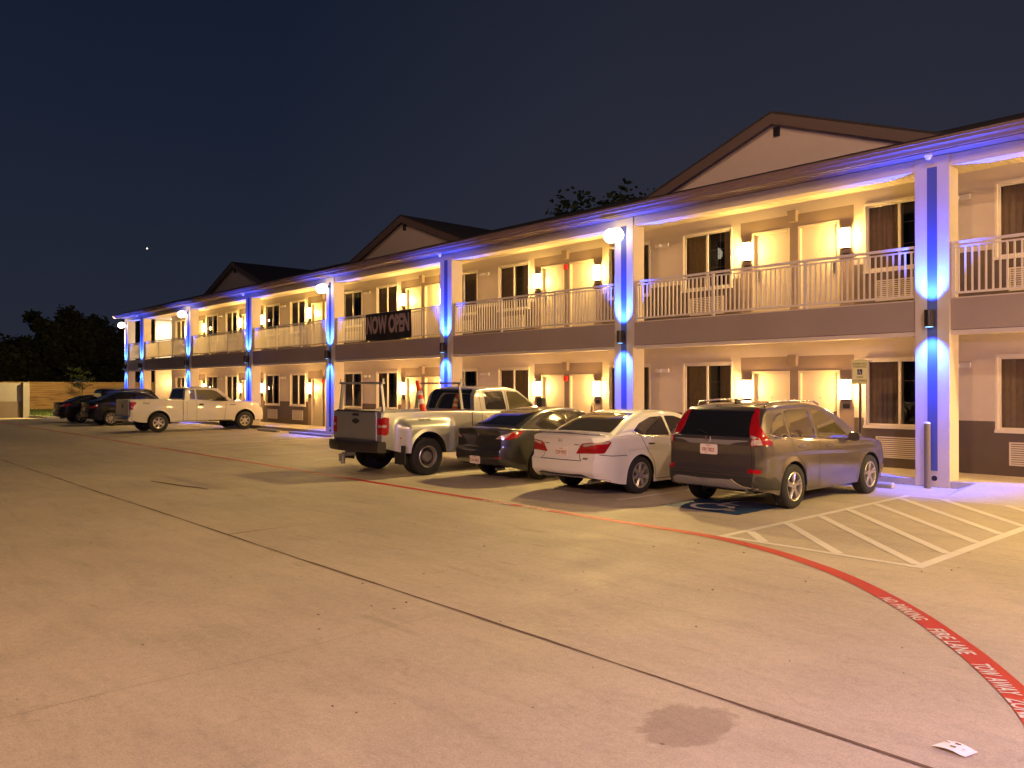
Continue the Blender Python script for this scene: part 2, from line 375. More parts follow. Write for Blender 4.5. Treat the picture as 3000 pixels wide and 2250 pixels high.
# hatched access aisle
mb = MB(); xa, xb = -5.85, -3.47
strip(mb, [(xa, 8.82), (xa, 14.55)], .1); strip(mb, [(xb, 8.82), (xb, 14.55)], .12); strip(mb, [(xa + .05, 8.86), (xb - .06, 8.86)], .09); strip(mb, [(xa + .05, 14.5), (xb - .06, 14.5)], .09)
for (a, b) in (((-5.80, 9.42), (-5.30, 8.91)), ((-5.80, 10.36), (-4.36, 8.91)), ((-5.80, 11.30), (-3.53, 8.99)), ((-5.80, 12.20), (-3.53, 9.83)), ((-5.80, 13.12), (-3.53, 10.77)), ((-5.80, 14.08), (-3.53, 11.62)), ((-5.26, 14.45), (-3.53, 12.50)), ((-4.30, 14.45), (-3.53, 13.60))):
    strip(mb, [a, b], .12, .0045)
struct(mb.build('hatched_aisle', M['wpaint']))
mb = MB(); mb.quad((-8.05, 10.45, .004), (-6.65, 10.45, .004), (-6.65, 11.85, .004), (-8.05, 11.85, .004)); struct(mb.build('accessible_stall_panel', M['bpaint']))
def wheelchair(mb, cx, cy, s, f):
    # f maps (u,v) -> 3D point; symbol about one unit high
    def ring(a0, a1, r, wd, ox, oy):
        vs = []; n = 18
        for i in range(n + 1):
            a = a0 + (a1 - a0) * i / n; vs += [f(cx + s * (ox + (r + wd / 2) * cos(a)), cy + s * (oy + (r + wd / 2) * sin(a))), f(cx + s * (ox + (r - wd / 2) * cos(a)), cy + s * (oy + (r - wd / 2) * sin(a)))]
        mb.add(vs, [(2 * i, 2 * i + 1, 2 * i + 3, 2 * i + 2) for i in range(n)])
    def bar(x0, y0, x1, y1, wd):
        a = Vector((x0, y0)); b = Vector((x1, y1)); t = (b - a).normalized(); n = Vector((-t.y, t.x)) * wd / 2
        mb.add([f(cx + s * p.x, cy + s * p.y) for p in (a + n, a - n, b - n, b + n)], [(0, 1, 2, 3)])
    ring(R(110), R(370), .27, .07, -.03, -.18); ring(0, 2 * pi, .035, .07, -.08, .40)
    bar(-.07, .30, -.05, -.03, .09); bar(-.05, .12, .16, .12, .06); bar(-.05, -.04, .18, -.04, .08); bar(.17, -.04, .29, -.36, .08); bar(.27, -.36, .38, -.32, .06)
mb = MB(); wheelchair(mb, -7.35, 11.15, 1.2, lambda u, v: (u, v, .008)); struct(mb.build('accessible_stall_symbol', M['wpaint']))
# small paint slashes, stain
mb = MB()
for i in range(4): strip(mb, [(-7.93 + i * .055, 5.13), (-7.88 + i * .055, 5.32)], .016)
struct(mb.build('survey_paint_marks', M['wpaint']))
def stainmat(c, fac):
    m, nt, out = newmat('damp_stain'); b = N(nt, 'ShaderNodeBsdfPrincipled'); b.inputs['Roughness'].default_value = .6; b.inputs['Base Color'].default_value = (*c, 1)
    L = nt.links.new; tc = N(nt, 'ShaderNodeTexCoord'); nz = N(nt, 'ShaderNodeTexNoise'); nz.inputs['Scale'].default_value = 1.7; nz.inputs['Detail'].default_value = 10; nz.inputs['Roughness'].default_value = .62; nz.inputs['Distortion'].default_value = .6
    g = N(nt, 'ShaderNodeTexGradient', gradient_type='SPHERICAL'); mp = N(nt, 'ShaderNodeMapping'); L(tc.outputs['Object'], mp.inputs[0]); L(mp.outputs[0], g.inputs[0]); L(tc.outputs['Object'], nz.inputs[0])
    ad = N(nt, 'ShaderNodeMath', operation='ADD'); L(g.outputs['Fac'], ad.inputs[0]); L(nz.outputs['Fac'], ad.inputs[1])
    r = N(nt, 'ShaderNodeValToRGB'); r.color_ramp.elements[0].position = .86; r.color_ramp.elements[0].color = (0, 0, 0, 1); r.color_ramp.elements[1].position = .98; r.color_ramp.elements[1].color = (fac, fac, fac, 1)
    L(ad.outputs[0], r.inputs[0]); L(r.outputs[0], b.inputs['Alpha']); L(b.outputs[0], out.inputs[0]); return m
smat = stainmat((.26, .18, .17), .26)
def stain(x, y, sx, sy, name='damp_stain'):
    # unit disc scaled in the object, so the soft falloff follows its size
    mb = MB(); n = 32; mb.add([(0, 0, 0)] + [(cos(2 * pi * k / n), sin(2 * pi * k / n), 0) for k in range(n)], [(0, k + 1, (k + 1) % n + 1) for k in range(n)])
    o = struct(mb.build(name, smat)); o.location = (x, y, .0025); o.scale = (sx, sy, 1); return o
stain(-2.72, 3.78, .40, .56)
for (x, y, sx, sy) in ((-19.2, 12.6, .5, .9), (-21.7, 13.4, .4, .7), (-24.3, 12.4, .6, .8), (-27.0, 13.3, .45, .8)): stain(x, y, sx, sy, 'oil_stain')
# leaf and gravel debris: real little objects lying about
mb = MB()
for k in range(70):
    X = random.uniform(-9, 0); Y = random.uniform(2.3, 9); s = random.uniform(.006, .02)
    a = random.uniform(0, pi); mb.add([(X + s * cos(a), Y + s * sin(a), .003), (X - s * .5 * sin(a), Y + s * .5 * cos(a), .012), (X - s * cos(a), Y - s * sin(a), .004), (X + s * .5 * sin(a), Y - s * .5 * cos(a), .008)], [(0, 1, 2, 3)])
o = mb.build('leaf_litter', M['joint']); tag(o, 'tiny dark leaf bits and grit scattered on the concrete', 'debris', kind='stuff')
# litter ticket
mb = MB(); pts = [(-1.70, 4.50), (-1.66, 4.62), (-1.50, 4.585), (-1.53, 4.49)]
n = 8; vs = []
for j in range(3):
    for i in range(n + 1):
        u = i / n; v = j / 2; a = Vector(pts[0]).lerp(Vector(pts[3]), u); b = Vector(pts[1]).lerp(Vector(pts[2]), u); p = a.lerp(b, v); vs.append((p.x, p.y, .006 + .012 * abs(sin(u * 3.3)) + .006 * v))
mb.add(vs, [(j * (n + 1) + i, j * (n + 1) + i + 1, (j + 1) * (n + 1) + i + 1, (j + 1) * (n + 1) + i) for j in range(2) for i in range(n)])
for (u, v, a) in ((.2, .6, .012), (.45, .8, .014), (.5, .35, .015), (.8, .4, .008)):
    p = Vector(pts[0]).lerp(Vector(pts[3]), u).lerp(Vector(pts[1]).lerp(Vector(pts[2]), u), v); mb.quad((p.x - a, p.y - a * .4, .026), (p.x + a, p.y - a * .4, .026), (p.x + a, p.y + a * .4, .026), (p.x - a, p.y + a * .4, .026), 1)
tag(mb.build('paper_litter', [M['paper'], M['stain']], None), 'crumpled white paper slip lying alone on the concrete', 'litter')

# walkway, ramp, verge, kerb
XL, XR = -54.56, 9.4
mb = MB(); mb.box(XL - .2, XR, 16.12, 17.94, 0, .13); struct(mb.build('walkway', M['walk']))
mb = MB()   # accessible ramp
mb.add([(-5.3, 14.5, .003), (9.4, 14.5, .003), (9.4, 16.12, .13), (-5.3, 16.12, .13), (-5.6, 16.12, .003)], [(0, 1, 2, 3), (0, 3, 4)]); struct(mb.build('kerb_ramp', M['walk']))
mb = MB(); mb.add([(-80, 9, .06), (-60, 10.9, .06), (-54.9, 11.8, .06), (-54.9, 60, .06), (-80, 60, .06)], [(0, 1, 2, 3, 4)])
o = struct(mb.build('grass_verge', M['grass']))
mb = MB()
for (a, b) in (((-80, 9), (-60, 10.9)), ((-60, 10.9), (-54.9, 11.8)), ((-54.9, 11.8), (-54.9, 60))):
    a = Vector(a); b = Vector(b); t = (b - a).normalized(); n = Vector((-t.y, t.x)) * .08
    mb.add([(*(a + n), 0), (*(a - n), 0), (*(b - n), 0), (*(b + n), 0), (*(a + n), .12), (*(a - n), .12), (*(b - n), .12), (*(b + n), .12)], [(4, 5, 6, 7), (0, 1, 5, 4), (1, 2, 6, 5), (2, 3, 7, 6), (3, 0, 4, 7)])
struct(mb.build('verge_kerb', M['walk']))
mb = MB()
for k in range(9000):
    X = random.uniform(-74, -55.2); Y = random.uniform(12.3, 26)
    if Y < 10.9 + (X + 60) * .17 + .6: continue
    a = random.uniform(0, pi); s = .02; hh = random.uniform(.05, .16)
    mb.add([(X - s * cos(a), Y - s * sin(a), .05), (X + s * cos(a), Y + s * sin(a), .05), (X + random.uniform(-.05, .05), Y + random.uniform(-.05, .05), .06 + hh)], [(0, 1, 2)])
tag(mb.build('grass', M['grass']), 'rough grass along the foot of the wooden fence', 'grass', kind='stuff')

# ------------------------------------------------------------------ motel building
P = 7.535; C1 = -6.36; CW = .6175; YF = 16.11; YB = 16.56; YW = 17.94; F = (.13, 3.56); CEIL = (2.95, 6.26)
UC = [-9.854 - P * k for k in range(-2, 6)]       # room-pair centres
cols = [C1 - P * k for k in range(-2, 7)] + [-54.56]
B = empty('motel_building', (-24, 17, 0), world=True)
tag(B, 'long two-storey motel with open walkways, white railings and three gables', 'building')
WTOP = (2.95, 6.30)
def rect_holes(fl):
    H = []
    for c in UC:
        for s in (-1, 1):
            a, b = sorted((c + s * 1.724, c + s * 3.181)); H.append((a, b, F[fl] + .905, F[fl] + 2.35, 'w', c, s))
        H.append((c - 1.13, c - .12, F[fl], F[fl] + 2.14, 'd', c, -1)); H.append((c + .11, c + 1.12, F[fl], F[fl] + 2.14, 'd', c, 1))
    return [h for h in H if h[0] > -51.4 and h[1] < XR]
def zonemat(x, z, fl):
    zr = z - F[fl]
    for c in UC:
        if abs(x - c) < 1.45:
            if zr < (2.44 if fl else 2.49): return 1
    return 2 if zr < 1.07 else 0
for fl in (0, 1):
    H = rect_holes(fl); x0, x1 = -51.5, XR; z0, z1 = F[fl], WTOP[fl]
    xs = sorted({x0, x1} | {h[0] for h in H} | {h[1] for h in H} | {c + s * 1.45 for c in UC for s in (-1, 1) if x0 < c + s * 1.45 < x1})
    zs = sorted({z0, z1, F[fl] + 1.07, F[fl] + (2.44 if fl else 2.49)} | {h[2] for h in H} | {h[3] for h in H})
    mb = MB()
    for xa_, xb_ in zip(xs, xs[1:]):
        for za, zb in zip(zs, zs[1:]):
            cx, cz = (xa_ + xb_) / 2, (za + zb) / 2
            if any(h[0] < cx < h[1] and h[2] < cz < h[3] for h in H): continue
            mi = zonemat(cx, cz, fl); y = YW + (.0 if mi != 1 else .0)
            mb.quad((xa_, y, za), (xb_, y, za), (xb_, y, zb), (xa_, y, zb), mi)
    for h in H:   # reveals
        dp = .14 if h[4] == 'd' else .10; a, b, z_, Z_ = h[:4]; mi = 0
        mb.quad((a, YW, z_), (a, YW, Z_), (a, YW + dp, Z_), (a, YW + dp, z_), mi); mb.quad((b, YW, z_), (b, YW + dp, z_), (b, YW + dp, Z_), (b, YW, Z_), mi)
        mb.quad((a, YW, Z_), (b, YW, Z_), (b, YW + dp, Z_), (a, YW + dp, Z_), mi); mb.quad((a, YW, z_), (a, YW + dp, z_), (b, YW + dp, z_), (b, YW, z_), mi)
    part('wall', mb, [M['cream'], M['taupe'], M['wains']], B)
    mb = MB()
    mb.quad((x0, YW + .75, z0), (x1, YW + .75, z0), (x1, YW + .75, z1), (x0, YW + .75, z1)); part('room_dark_sheet', mb, M['dark'], B)  # near-black sheet stands in for the darkness inside the unlit rooms
    for h in H:
        a, b, z_, Z_ = h[:4]
        if h[4] == 'w':
            y = YW + .03; mb = MB(); t = .045; xm = a + (b - a) * .49
            mb.box(a - .03, b + .03, YW - .025, YW, Z_ - .001, Z_ + .05); mb.box(a - .045, a, YW - .02, YW, z_, Z_); mb.box(b, b + .045, YW - .02, YW, z_, Z_)
            mb.box(a, a + t, y, y + .05, z_, Z_); mb.box(b - t, b, y, y + .05, z_, Z_); mb.box(a + t, b - t, y, y + .05, z_, z_ + t); mb.box(a + t, b - t, y, y + .05, Z_ - t, Z_)
            mb.box(xm - .028, xm + .028, y - .004, y + .054, z_ + t, Z_ - t)
            wn = part('window', mb, M['frame'], B)
            mb = MB(); mb.box(a - .05, b + .05, YW - .05, YW + .03, z_ - .06, z_ - .001); s_ = sub('sill', mb, M['frame'], wn)
            mb = MB(); mb.quad((a + t, y + .03, z_ + t), (b - t, y + .03, z_ + t), (b - t, y + .03, Z_ - t), (a + t, y + .03, Z_ - t)); sub('pane', mb, M['glass'], wn)
            mb = MB()   # thin muntins behind the right pane
            xq = (xm + b) / 2; 
            for zz in (.36, .68): mb.box(xm + .028, b - t, y + .034, y + .042, z_ + (Z_ - z_) * zz - .004, z_ + (Z_ - z_) * zz + .004)
            mb.box(xq - .003, xq + .003, y + .0345, y + .0425, z_ + t, Z_ - t)
            sub('muntins', mb, M['rimdk'] if False else M['taupe'], wn)
            rnd = random.Random(int(a * 100) + fl * 7); spans = [(a, xm + .05)]
            if rnd.random() < .6: spans.append((b - rnd.uniform(.2, .45), b))
            else: spans = [(a, b)]
            mb = MB()
            for (p, q) in spans:
                n = max(6, int((q - p) * 40)); vs = []
                for i in range(n + 1):
                    x = p + (q - p) * i / n; yy = YW + .13 + .022 * sin(x * 55 + rnd.random() * .6) + .01 * sin(x * 23); vs += [(x, yy, z_ - .05), (x, yy, Z_ + .03)]
                mb.add(vs, [(2 * i, 2 * i + 2, 2 * i + 3, 2 * i + 1) for i in range(n)])
            sub('curtain', mb, M['curtain'], wn, smooth=80)
        else:
            mb = MB(); y = YW + .07; t = .055
            mb.box(a + t, b - t, y, y + .045, z_ + .01, Z_ - t)
            dr = part('door', mb, M['door'], B, bevel=.004)
            mb = MB(); mb.box(a, a + t, YW - .02, y + .05, z_, Z_); mb.box(b - t, b, YW - .02, y + .05, z_, Z_); mb.box(a + t, b - t, YW - .02, y + .05, Z_ - t, Z_); mb.box(a + t, b - t, YW + .002, y + .05, z_, z_ + .012)
            sub('door_frame', mb, M['door'], dr)
            hx = a + .14 if h[6] < 0 else b - .14; sg = 1 if h[6] < 0 else -1
            mb = MB(); mb.box(hx - .035, hx + .035, y - .02, y - .001, z_ + .93, z_ + 1.2); mb.cyl((hx, y - .02, z_ + .98), (hx, y - .06, z_ + .98), .012); mb.cyl((hx, y - .055, z_ + .98), (hx + sg * .12, y - .055, z_ + .98), .010)
            sub('handle', mb, M['steel'], dr)
            mb = MB(); mb.cyl(((a + b) / 2, y - .006, z_ + 1.5), ((a + b) / 2, y - .0005, z_ + 1.5), .012, n=10); sub('peephole', mb, M['blackmetal'], dr)
    for c in UC:
        if c < -51 or c > XR - 1.5: continue
        for s in (-1, 1):   # air conditioner grilles, number plates
            a, b = sorted((c + s * 1.94, c + s * 2.98))
            if a > -51.4 and b < XR:
                mb = MB(); z_, Z_ = F[fl] + .21, F[fl] + .67; mb.box(a, b, YW - .02, YW - .002, z_, z_ + .03); mb.box(a, b, YW - .02, YW - .002, Z_ - .03, Z_); mb.box(a, a + .03, YW - .02, YW - .002, z_ + .03, Z_ - .03); mb.box(b - .03, b, YW - .02, YW - .002, z_ + .03, Z_ - .03)
                for k in range(9):
                    zz = z_ + .045 + k * .043; mb.add([(a + .03, YW - .017, zz), (b - .03, YW - .017, zz), (b - .03, YW - .004, zz + .024), (a + .03, YW - .004, zz + .024), (a + .03, YW - .017, zz - .004), (b - .03, YW - .017, zz - .004)], [(0, 1, 2, 3), (4, 5, 1, 0)])
                part('air_conditioner_grille', mb, M['trim'], B)
            mb = MB(); px = c + s * 1.27; mb.box(px - .075, px + .075, YW - .012, YW - .001, F[fl] + 1.27, F[fl] + 1.37); part('room_number_plate', mb, M['blackmetal'], B)
        mb = MB(); z_ = F[fl] + 2.26; mb.add([(c - .11, YW, z_ + .26), (c + .11, YW, z_ + .26), (c + .11, YW - .13, z_ + .26), (c - .11, YW - .13, z_ + .26), (c - .09, YW, z_), (c + .09, YW, z_), (c + .09, YW - .10, z_), (c - .09, YW - .10, z_)], [(3, 2, 1, 0), (4, 5, 6, 7), (0, 1, 5, 4), (3, 7, 6, 2), (0, 4, 7, 3), (1, 2, 6, 5)])
        part('junction_box', mb, M['taupe'], B)
# breezeway at the far end (recess between x -54.2 and -51.5)
for fl in (0, 1):
    mb = MB(); x0, x1, y0, y1, z0, z1 = -54.4, -51.5, YW, YW + 2.6, F[fl], CEIL[fl]
    mb.quad((x1, y0, z0), (x1, y1, z0), (x1, y1, z1), (x1, y0, z1)); mb.quad((x0, y0, z0), (x0, y0, z1), (x0, y1, z1), (x0, y1, z0)); mb.quad((x0, y1, z0), (x0, y1, z1), (x1, y1, z1), (x1, y1, z0)); mb.quad((x0, y0, z1), (x1, y0, z1), (x1, y1, z1), (x0, y1, z1)); mb.quad((x0, y0, z0), (x0, y1, z0), (x1, y1, z0), (x1, y0, z0))
    part('breezeway', mb, M['trim'], B)
mb = MB(); mb.box(-53.1, -52.2, YW + 2.55, YW + 2.6, F[0] + .005, F[0] + 2.1); part('service_door', mb, M['door'], B)
mb = MB()
for x in (-53.6, -53.0, -52.4): mb.cyl((x, YW + .8, CEIL[1] - .02), (x, YW + .8, CEIL[1] - .001), .09, n=16)
part('downlight', mb, M['down'], B)
# end, back and floor structure
mb = MB(); mb.quad((-54.6, YW, 0), (-54.6, 27, 0), (-54.6, 27, 6.3), (-54.6, YW, 6.3)); mb.quad((-54.6, 27, 0), (XR, 27, 0), (XR, 27, 6.3), (-54.6, 27, 6.3)); mb.quad((XR, YW, 0), (XR, 27, 0), (XR, 27, 6.3), (XR, YW, 6.3))
mb.quad((-54.6, YW, 0), (-54.6, YW, 6.3), (-54.4, YW, 6.3), (-54.4, YW, 0))
part('outer_wall', mb, M['cream'], B)
mb = MB(); mb.box(-54.45, XR, YF + .12, YW - .002, 3.40, 3.56); mb.box(-54.45, XR, YF + .33, YW - .001, 2.95, 3.02); part('floor_slab', mb, M['trim'], B)
ribm, nt, out = newmat('ribbed_soffit'); b_ = N(nt, 'ShaderNodeBsdfPrincipled'); b_.inputs['Roughness'].default_value = .6
tc = N(nt, 'ShaderNodeTexCoord'); wv = N(nt, 'ShaderNodeTexWave'); wv.inputs['Scale'].default_value = 2.2; wv.bands_direction = 'X'; nt.links.new(tc.outputs['Object'], wv.inputs[0])
bp = N(nt, 'ShaderNodeBump'); bp.inputs['Strength'].default_value = .8; bp.inputs['Distance'].default_value = .02; nt.links.new(wv.outputs['Fac'], bp.inputs['Height']); nt.links.new(bp.outputs[0], b_.inputs['Normal']); b_.inputs['Base Color'].default_value = (.6, .52, .42, 1); nt.links.new(b_.outputs[0], out.inputs[0])
mb = MB(); mb.box(-54.5, XR, YF + .3, YW - .001, 6.26, 6.29); part('walkway_ceiling', mb, ribm, B)
# columns with accent strip and pipe cap
for i, x in enumerate(cols):
    mb = MB(); mb.box(x, x + CW, YF, YB, 0, 6.225); c_ = part('column', mb, M['cream'], B, bevel=.006)
    mb = MB(); mb.box(x + .225, x + .405, YF - .004, YF + .01, .31, 6.03); sub('accent_strip', mb, M['strip'], c_)
    mb = MB(); mb.cyl((x + .35, YF - .02, .17), (x + .35, YF + .01, .17), .05); sub('pipe_cap', mb, M['blackmetal'], c_)
# per-bay: spandrel, beam, railing
for i in range(len(cols) - 1):
    xr, xl = cols[i], cols[i + 1] + CW
    mb = MB(); mb.box(xl, xr, YF + .06, YF + .33, 2.955, 3.53); part('spandrel', mb, M['spandrel'], B)
    mb = MB(); mb.box(xl, xr, YF + .10, YF + .36, 2.865, 2.95); part('spandrel_trim', mb, M['trim'], B)
    mb = MB(); mb.box(xl, xr, YF + .03, YF + .36, 6.01, 6.224); part('eave_beam', mb, M['cream'], B)
    mb = MB(); y = YF + .13; z0 = F[1]
    mb.box(xl, xr, y - .03, y + .03, z0 + .99, z0 + 1.04); mb.box(xl, xr, y - .018, y + .018, z0 + .92, z0 + .95); mb.box(xl, xr, y - .02, y + .02, z0 + .06, z0 + .10)
    n = max(2, int(round((xr - xl) / .116))); posts = {0, n} | ({n // 3, 2 * n // 3} if n > 30 else set())
    for k in range(n + 1):
        x = xl + (xr - xl) * k / n; h_ = .028 if k in posts else .0145
        if k in (0, n): x += .03 * (1 if k == 0 else -1)
        mb.box(x - h_, x + h_, y - h_, y + h_, z0 + (.0 if k in posts else .10), z0 + (.985 if k in posts else .92))
    part('railing', mb, M['rail'], B)
# end railing & gutters
mb = MB()
prof = [(15.50, 6.41), (15.50, 6.36), (15.52, 6.35), (15.53, 6.30), (15.58, 6.27), (15.60, 6.215), (15.66, 6.215), (15.66, 6.41)]
x0, x1 = -55.0, XR + .5
for a, b in zip(prof, prof[1:]): mb.quad((x0, *a), (x0, *b), (x1, *b), (x1, *a))
mb.add([(x0, *p) for p in prof], [tuple(range(len(prof)))]); mb.box(x0, x1, 15.66, 16.2, 6.235, 6.255); part('gutter', mb, M['gutter'], B)
mb = MB(); mb.box(x0, x1, 15.67, 15.70, 6.20, 6.235); part('fascia_board', mb, M['gutter'], B)
# roof: hip at both ends
EY0, EY1, RY, EZ, RZ = 15.52, 27.4, 21.2, 6.42, 8.19
mb = MB(); hx = 5.6
v = [(x0, EY0, EZ), (x1, EY0, EZ), (x1, EY1, EZ), (x0, EY1, EZ), (x0 + hx, RY, RZ), (x1 - hx, RY, RZ)]
mb.add(v, [(0, 1, 5, 4), (1, 2, 5), (2, 3, 4, 5), (3, 0, 4), (3, 2, 1, 0)]); part('roof', mb, M['shingle'], B)
for c in (UC[2], UC[4], UC[6], UC[0]):
    hw_, az, by = 3.9, 8.24, 16.9; bz = 6.86
    mb = MB()
    # roof slabs with thickness, running back to the main ridge
    th = .05; yb = 21.4
    for s in (-1, 1):
        a = (c, az); b = (c + s * hw_, az - (az - bz) / 3.75 * hw_)
        pf = [(a[0], a[1]), (b[0], b[1]), (b[0], b[1] - th), (a[0], a[1] - th)]
        mb.add([(p[0], by, p[1]) for p in pf] + [(p[0], yb, p[1]) for p in pf], [(0, 1, 2, 3), (4, 7, 6, 5), (0, 4, 5, 1), (3, 2, 6, 7), (1, 5, 6, 2)])
    g_ = part('gable_roof', mb, M['shingle'], B)
    mb = MB(); sl = (az - bz) / 3.75
    for s in (-1, 1):   # rake boards + soffit boxing
        def pz(x): return az - sl * x
        X0, X1_ = 0, 3.8; w0 = .24
        q = [(0, pz(0) - th), (X1_, pz(X1_) - th), (X1_, pz(X1_) - th - w0), (0, pz(0) - th - w0)]
        mb.add([(c + s * p[0], by + .01, p[1]) for p in q] + [(c + s * p[0], by + .05, p[1]) for p in q], [(0, 1, 2, 3), (4, 7, 6, 5), (3, 2, 6, 7)])
        mb.add([(c, by + .05, pz(0) - .20), (c + s * X1_, by + .05, pz(X1_) - .20), (c + s * X1_, 17.14, pz(X1_) - .20), (c, 17.14, pz(0) - .20)], [(0, 1, 2, 3)])
    sub('rake_board', mb, M['rake'], g_)
    mb = MB(); hb = 3.62; zt = az - .2
    mb.add([(c - hb, 17.12, 6.70), (c + hb, 17.12, 6.70), (c + hb, 17.12, az - .2 - sl * hb), (c, 17.12, zt), (c - hb, 17.12, az - .2 - sl * hb)], [(0, 1, 2, 3, 4)])
    sub('gable_wall', mb, M['tymp'], g_)
    mb = MB()
    for s in (-1, 1): mb.add([(c, 17.10, zt - .02), (c + s * hb, 17.10, zt - .02 - sl * hb), (c + s * hb, 17.10, zt - .13 - sl * hb), (c, 17.10, zt - .13)], [(0, 1, 2, 3)])
    sub('frieze_trim', mb, M['spandrel'], g_)
    mb = MB(); mb.box(c - .02, c + .12, 17.04, 17.09, zt - .36, zt - .15); sub('vent', mb, M['blackmetal'], g_)

# ------------------------------------------------------------------ lights and wall fittings
def light(kind, name, loc, energy, color, parent=None, **kw):
    l = bpy.data.lights.new(name, kind); l.energy = energy; l.color = color
    for k, v in kw.items(): setattr(l, k, v)
    o = bpy.data.objects.new(name, l); col.objects.link(o); o.location = loc
    if parent: o.parent = parent
    return o
def aim(o, v): o.rotation_euler = Vector(v).to_track_quat('-Z', 'Y').to_euler()
bayname = {-2: 'in the outermost right bay', -1: 'in the right-edge bay', 0: 'in the grey SUV bay', 1: 'in the bay right of the banner bay', 2: 'in the NOW OPEN banner bay', 3: 'in the bay left of the banner bay', 4: 'in the white pickup nose bay', 5: 'in the white pickup bed bay'}
# sconce prototype
def sconce(label, loc):
    e_ = empty('wall_lamp', loc, 0, label, 'wall lamp', 'box sconces beside the room doors')
    mb = MB(); mb.box(-.115, .115, -.016, 0, -.24, .24); mb.box(-.115, .115, -.125, -.016, -.235, -.222); mb.box(-.115, .115, -.125, -.016, .222, .235); part('backplate', mb, M['blackmetal'], e_)
    mb = MB(); n = 8; vs = []
    for i in range(n + 1):
        a = pi * i / n; vs += [(-.115 * cos(a), -.02 - .10 * sin(a), -.22), (-.115 * cos(a), -.02 - .10 * sin(a), .22)]
    mb.add(vs, [(2 * i, 2 * i + 2, 2 * i + 3, 2 * i + 1) for i in range(n)]); part('diffuser', mb, M['sconce'], e_, smooth=80)
    return e_
LW = 100
proto = None
def place_sconce(label, loc, en=LW, colr=(1., .56, .17)):
    global proto
    if proto is None: proto = sconce(label, loc); o = proto
    else: o = copy_tree(proto); o.location = loc; o['label'] = label
    l = light('POINT', 'lamp_glow', (0, -.24, 0), en, colr, None, shadow_soft_size=.10); l.parent = o
    return o
lamps = []
for k in range(-2, 6):
    c = -9.854 - P * k
    for fl in (0, 1):
        for s in (-1, 1):
            lamps.append((f"{'upstairs' if fl else 'downstairs'} lit sconce {'left' if s < 0 else 'right'} of the doors {bayname[k]}", (c + s * 1.27, YW, F[fl] + 1.70), fl))
protos = []
_c0 = sconce(lamps[0][0], lamps[0][1]); bare = _c0
for i, (lb, loc, fl) in enumerate(lamps):
    if i == 0: o = bare
    else:
        o = bare.copy(); col.objects.link(o)
        for ch in [c_ for c_ in bare.children if c_.type == 'MESH']:
            q = ch.copy(); col.objects.link(q); q.parent = o
    o.location = loc; o['label'] = lb
for i, (lb, loc, fl) in enumerate(lamps):
    light('POINT', 'lamp_glow', (loc[0], loc[1] - .18, loc[2]), (150 if fl else 122) * (1.35 if loc[0] < -22 else 1.), (1., .60, .15) if fl else (1., .55, .16), None, shadow_soft_size=.09)
# end sconce
o = bare.copy(); col.objects.link(o); o.location = (-54.0, YW + 1.2, 2.15)
for ch in [c_ for c_ in bare.children if c_.type == 'MESH']:
    q = ch.copy(); col.objects.link(q); q.parent = o
o['label'] = 'lit box sconce inside the ground-floor opening at the far left end'
light('POINT', 'lamp_glow', (-53.6, YW + .9, 2.2), 60, (1., .6, .2), None, shadow_soft_size=.1)
light('AREA', 'breezeway_glow', (-53.0, YW + .9, CEIL[1] - .05), 160, (1., .86, .62), None, size=1.8)
# emergency twin-head lights and fire alarms
def emergency(label, loc):
    e_ = empty('emergency_light', loc, 0, label, 'emergency light', 'twin-head emergency lights between the windows')
    mb = MB(); mb.box(-.02, .17, -.05, 0, -.05, .05); part('battery_box', mb, M['white'], e_, bevel=.006)
    for dx in (-.17, -.05):
        mb = MB(); mb.cyl((dx, -.10, -.01), (dx - .05, -.02, .02), .05, .03); mb.cyl((dx - .03, -.03, 0), (dx + .06, -.02, 0), .012); part('lamp_head', mb, M['white'], e_, smooth=50)
    return e_
em = None
for k in range(-1, 6):
    for fl in (0, 1):
        x = -9.854 - P * k - 3.84
        if x < -51.3: continue
        lb = f"white twin-head emergency light {'upstairs' if fl else 'downstairs'} {bayname[k]}"
        if em is None: em = emergency(lb, (x, YW, F[fl] + 2.2)); 
        else: o = copy_tree(em); o.location = (x, YW, F[fl] + 2.2); o['label'] = lb
al = None
for k, fl in ((1, 1), (1, 0), (3, 0)):
    c = -9.854 - P * k; loc = (c - .03, YW - .0, F[fl] + 2.02)
    lb = f"red fire alarm between the {'upstairs' if fl else 'downstairs'} doors {bayname[k]}"
    if al is None:
        al = empty('fire_alarm', loc, 0, lb, 'fire alarm', 'red fire alarms between the doors')
        mb = MB(); mb.box(-.06, .06, -.05, 0, -.08, .08); part('housing', mb, M['redlamp'], al, bevel=.008)
        mb = MB(); mb.cyl((0, -.07, .02), (0, -.05, .02), .035); part('horn', mb, M['red'], al)
    else: o = copy_tree(al); o.location = loc; o['label'] = lb
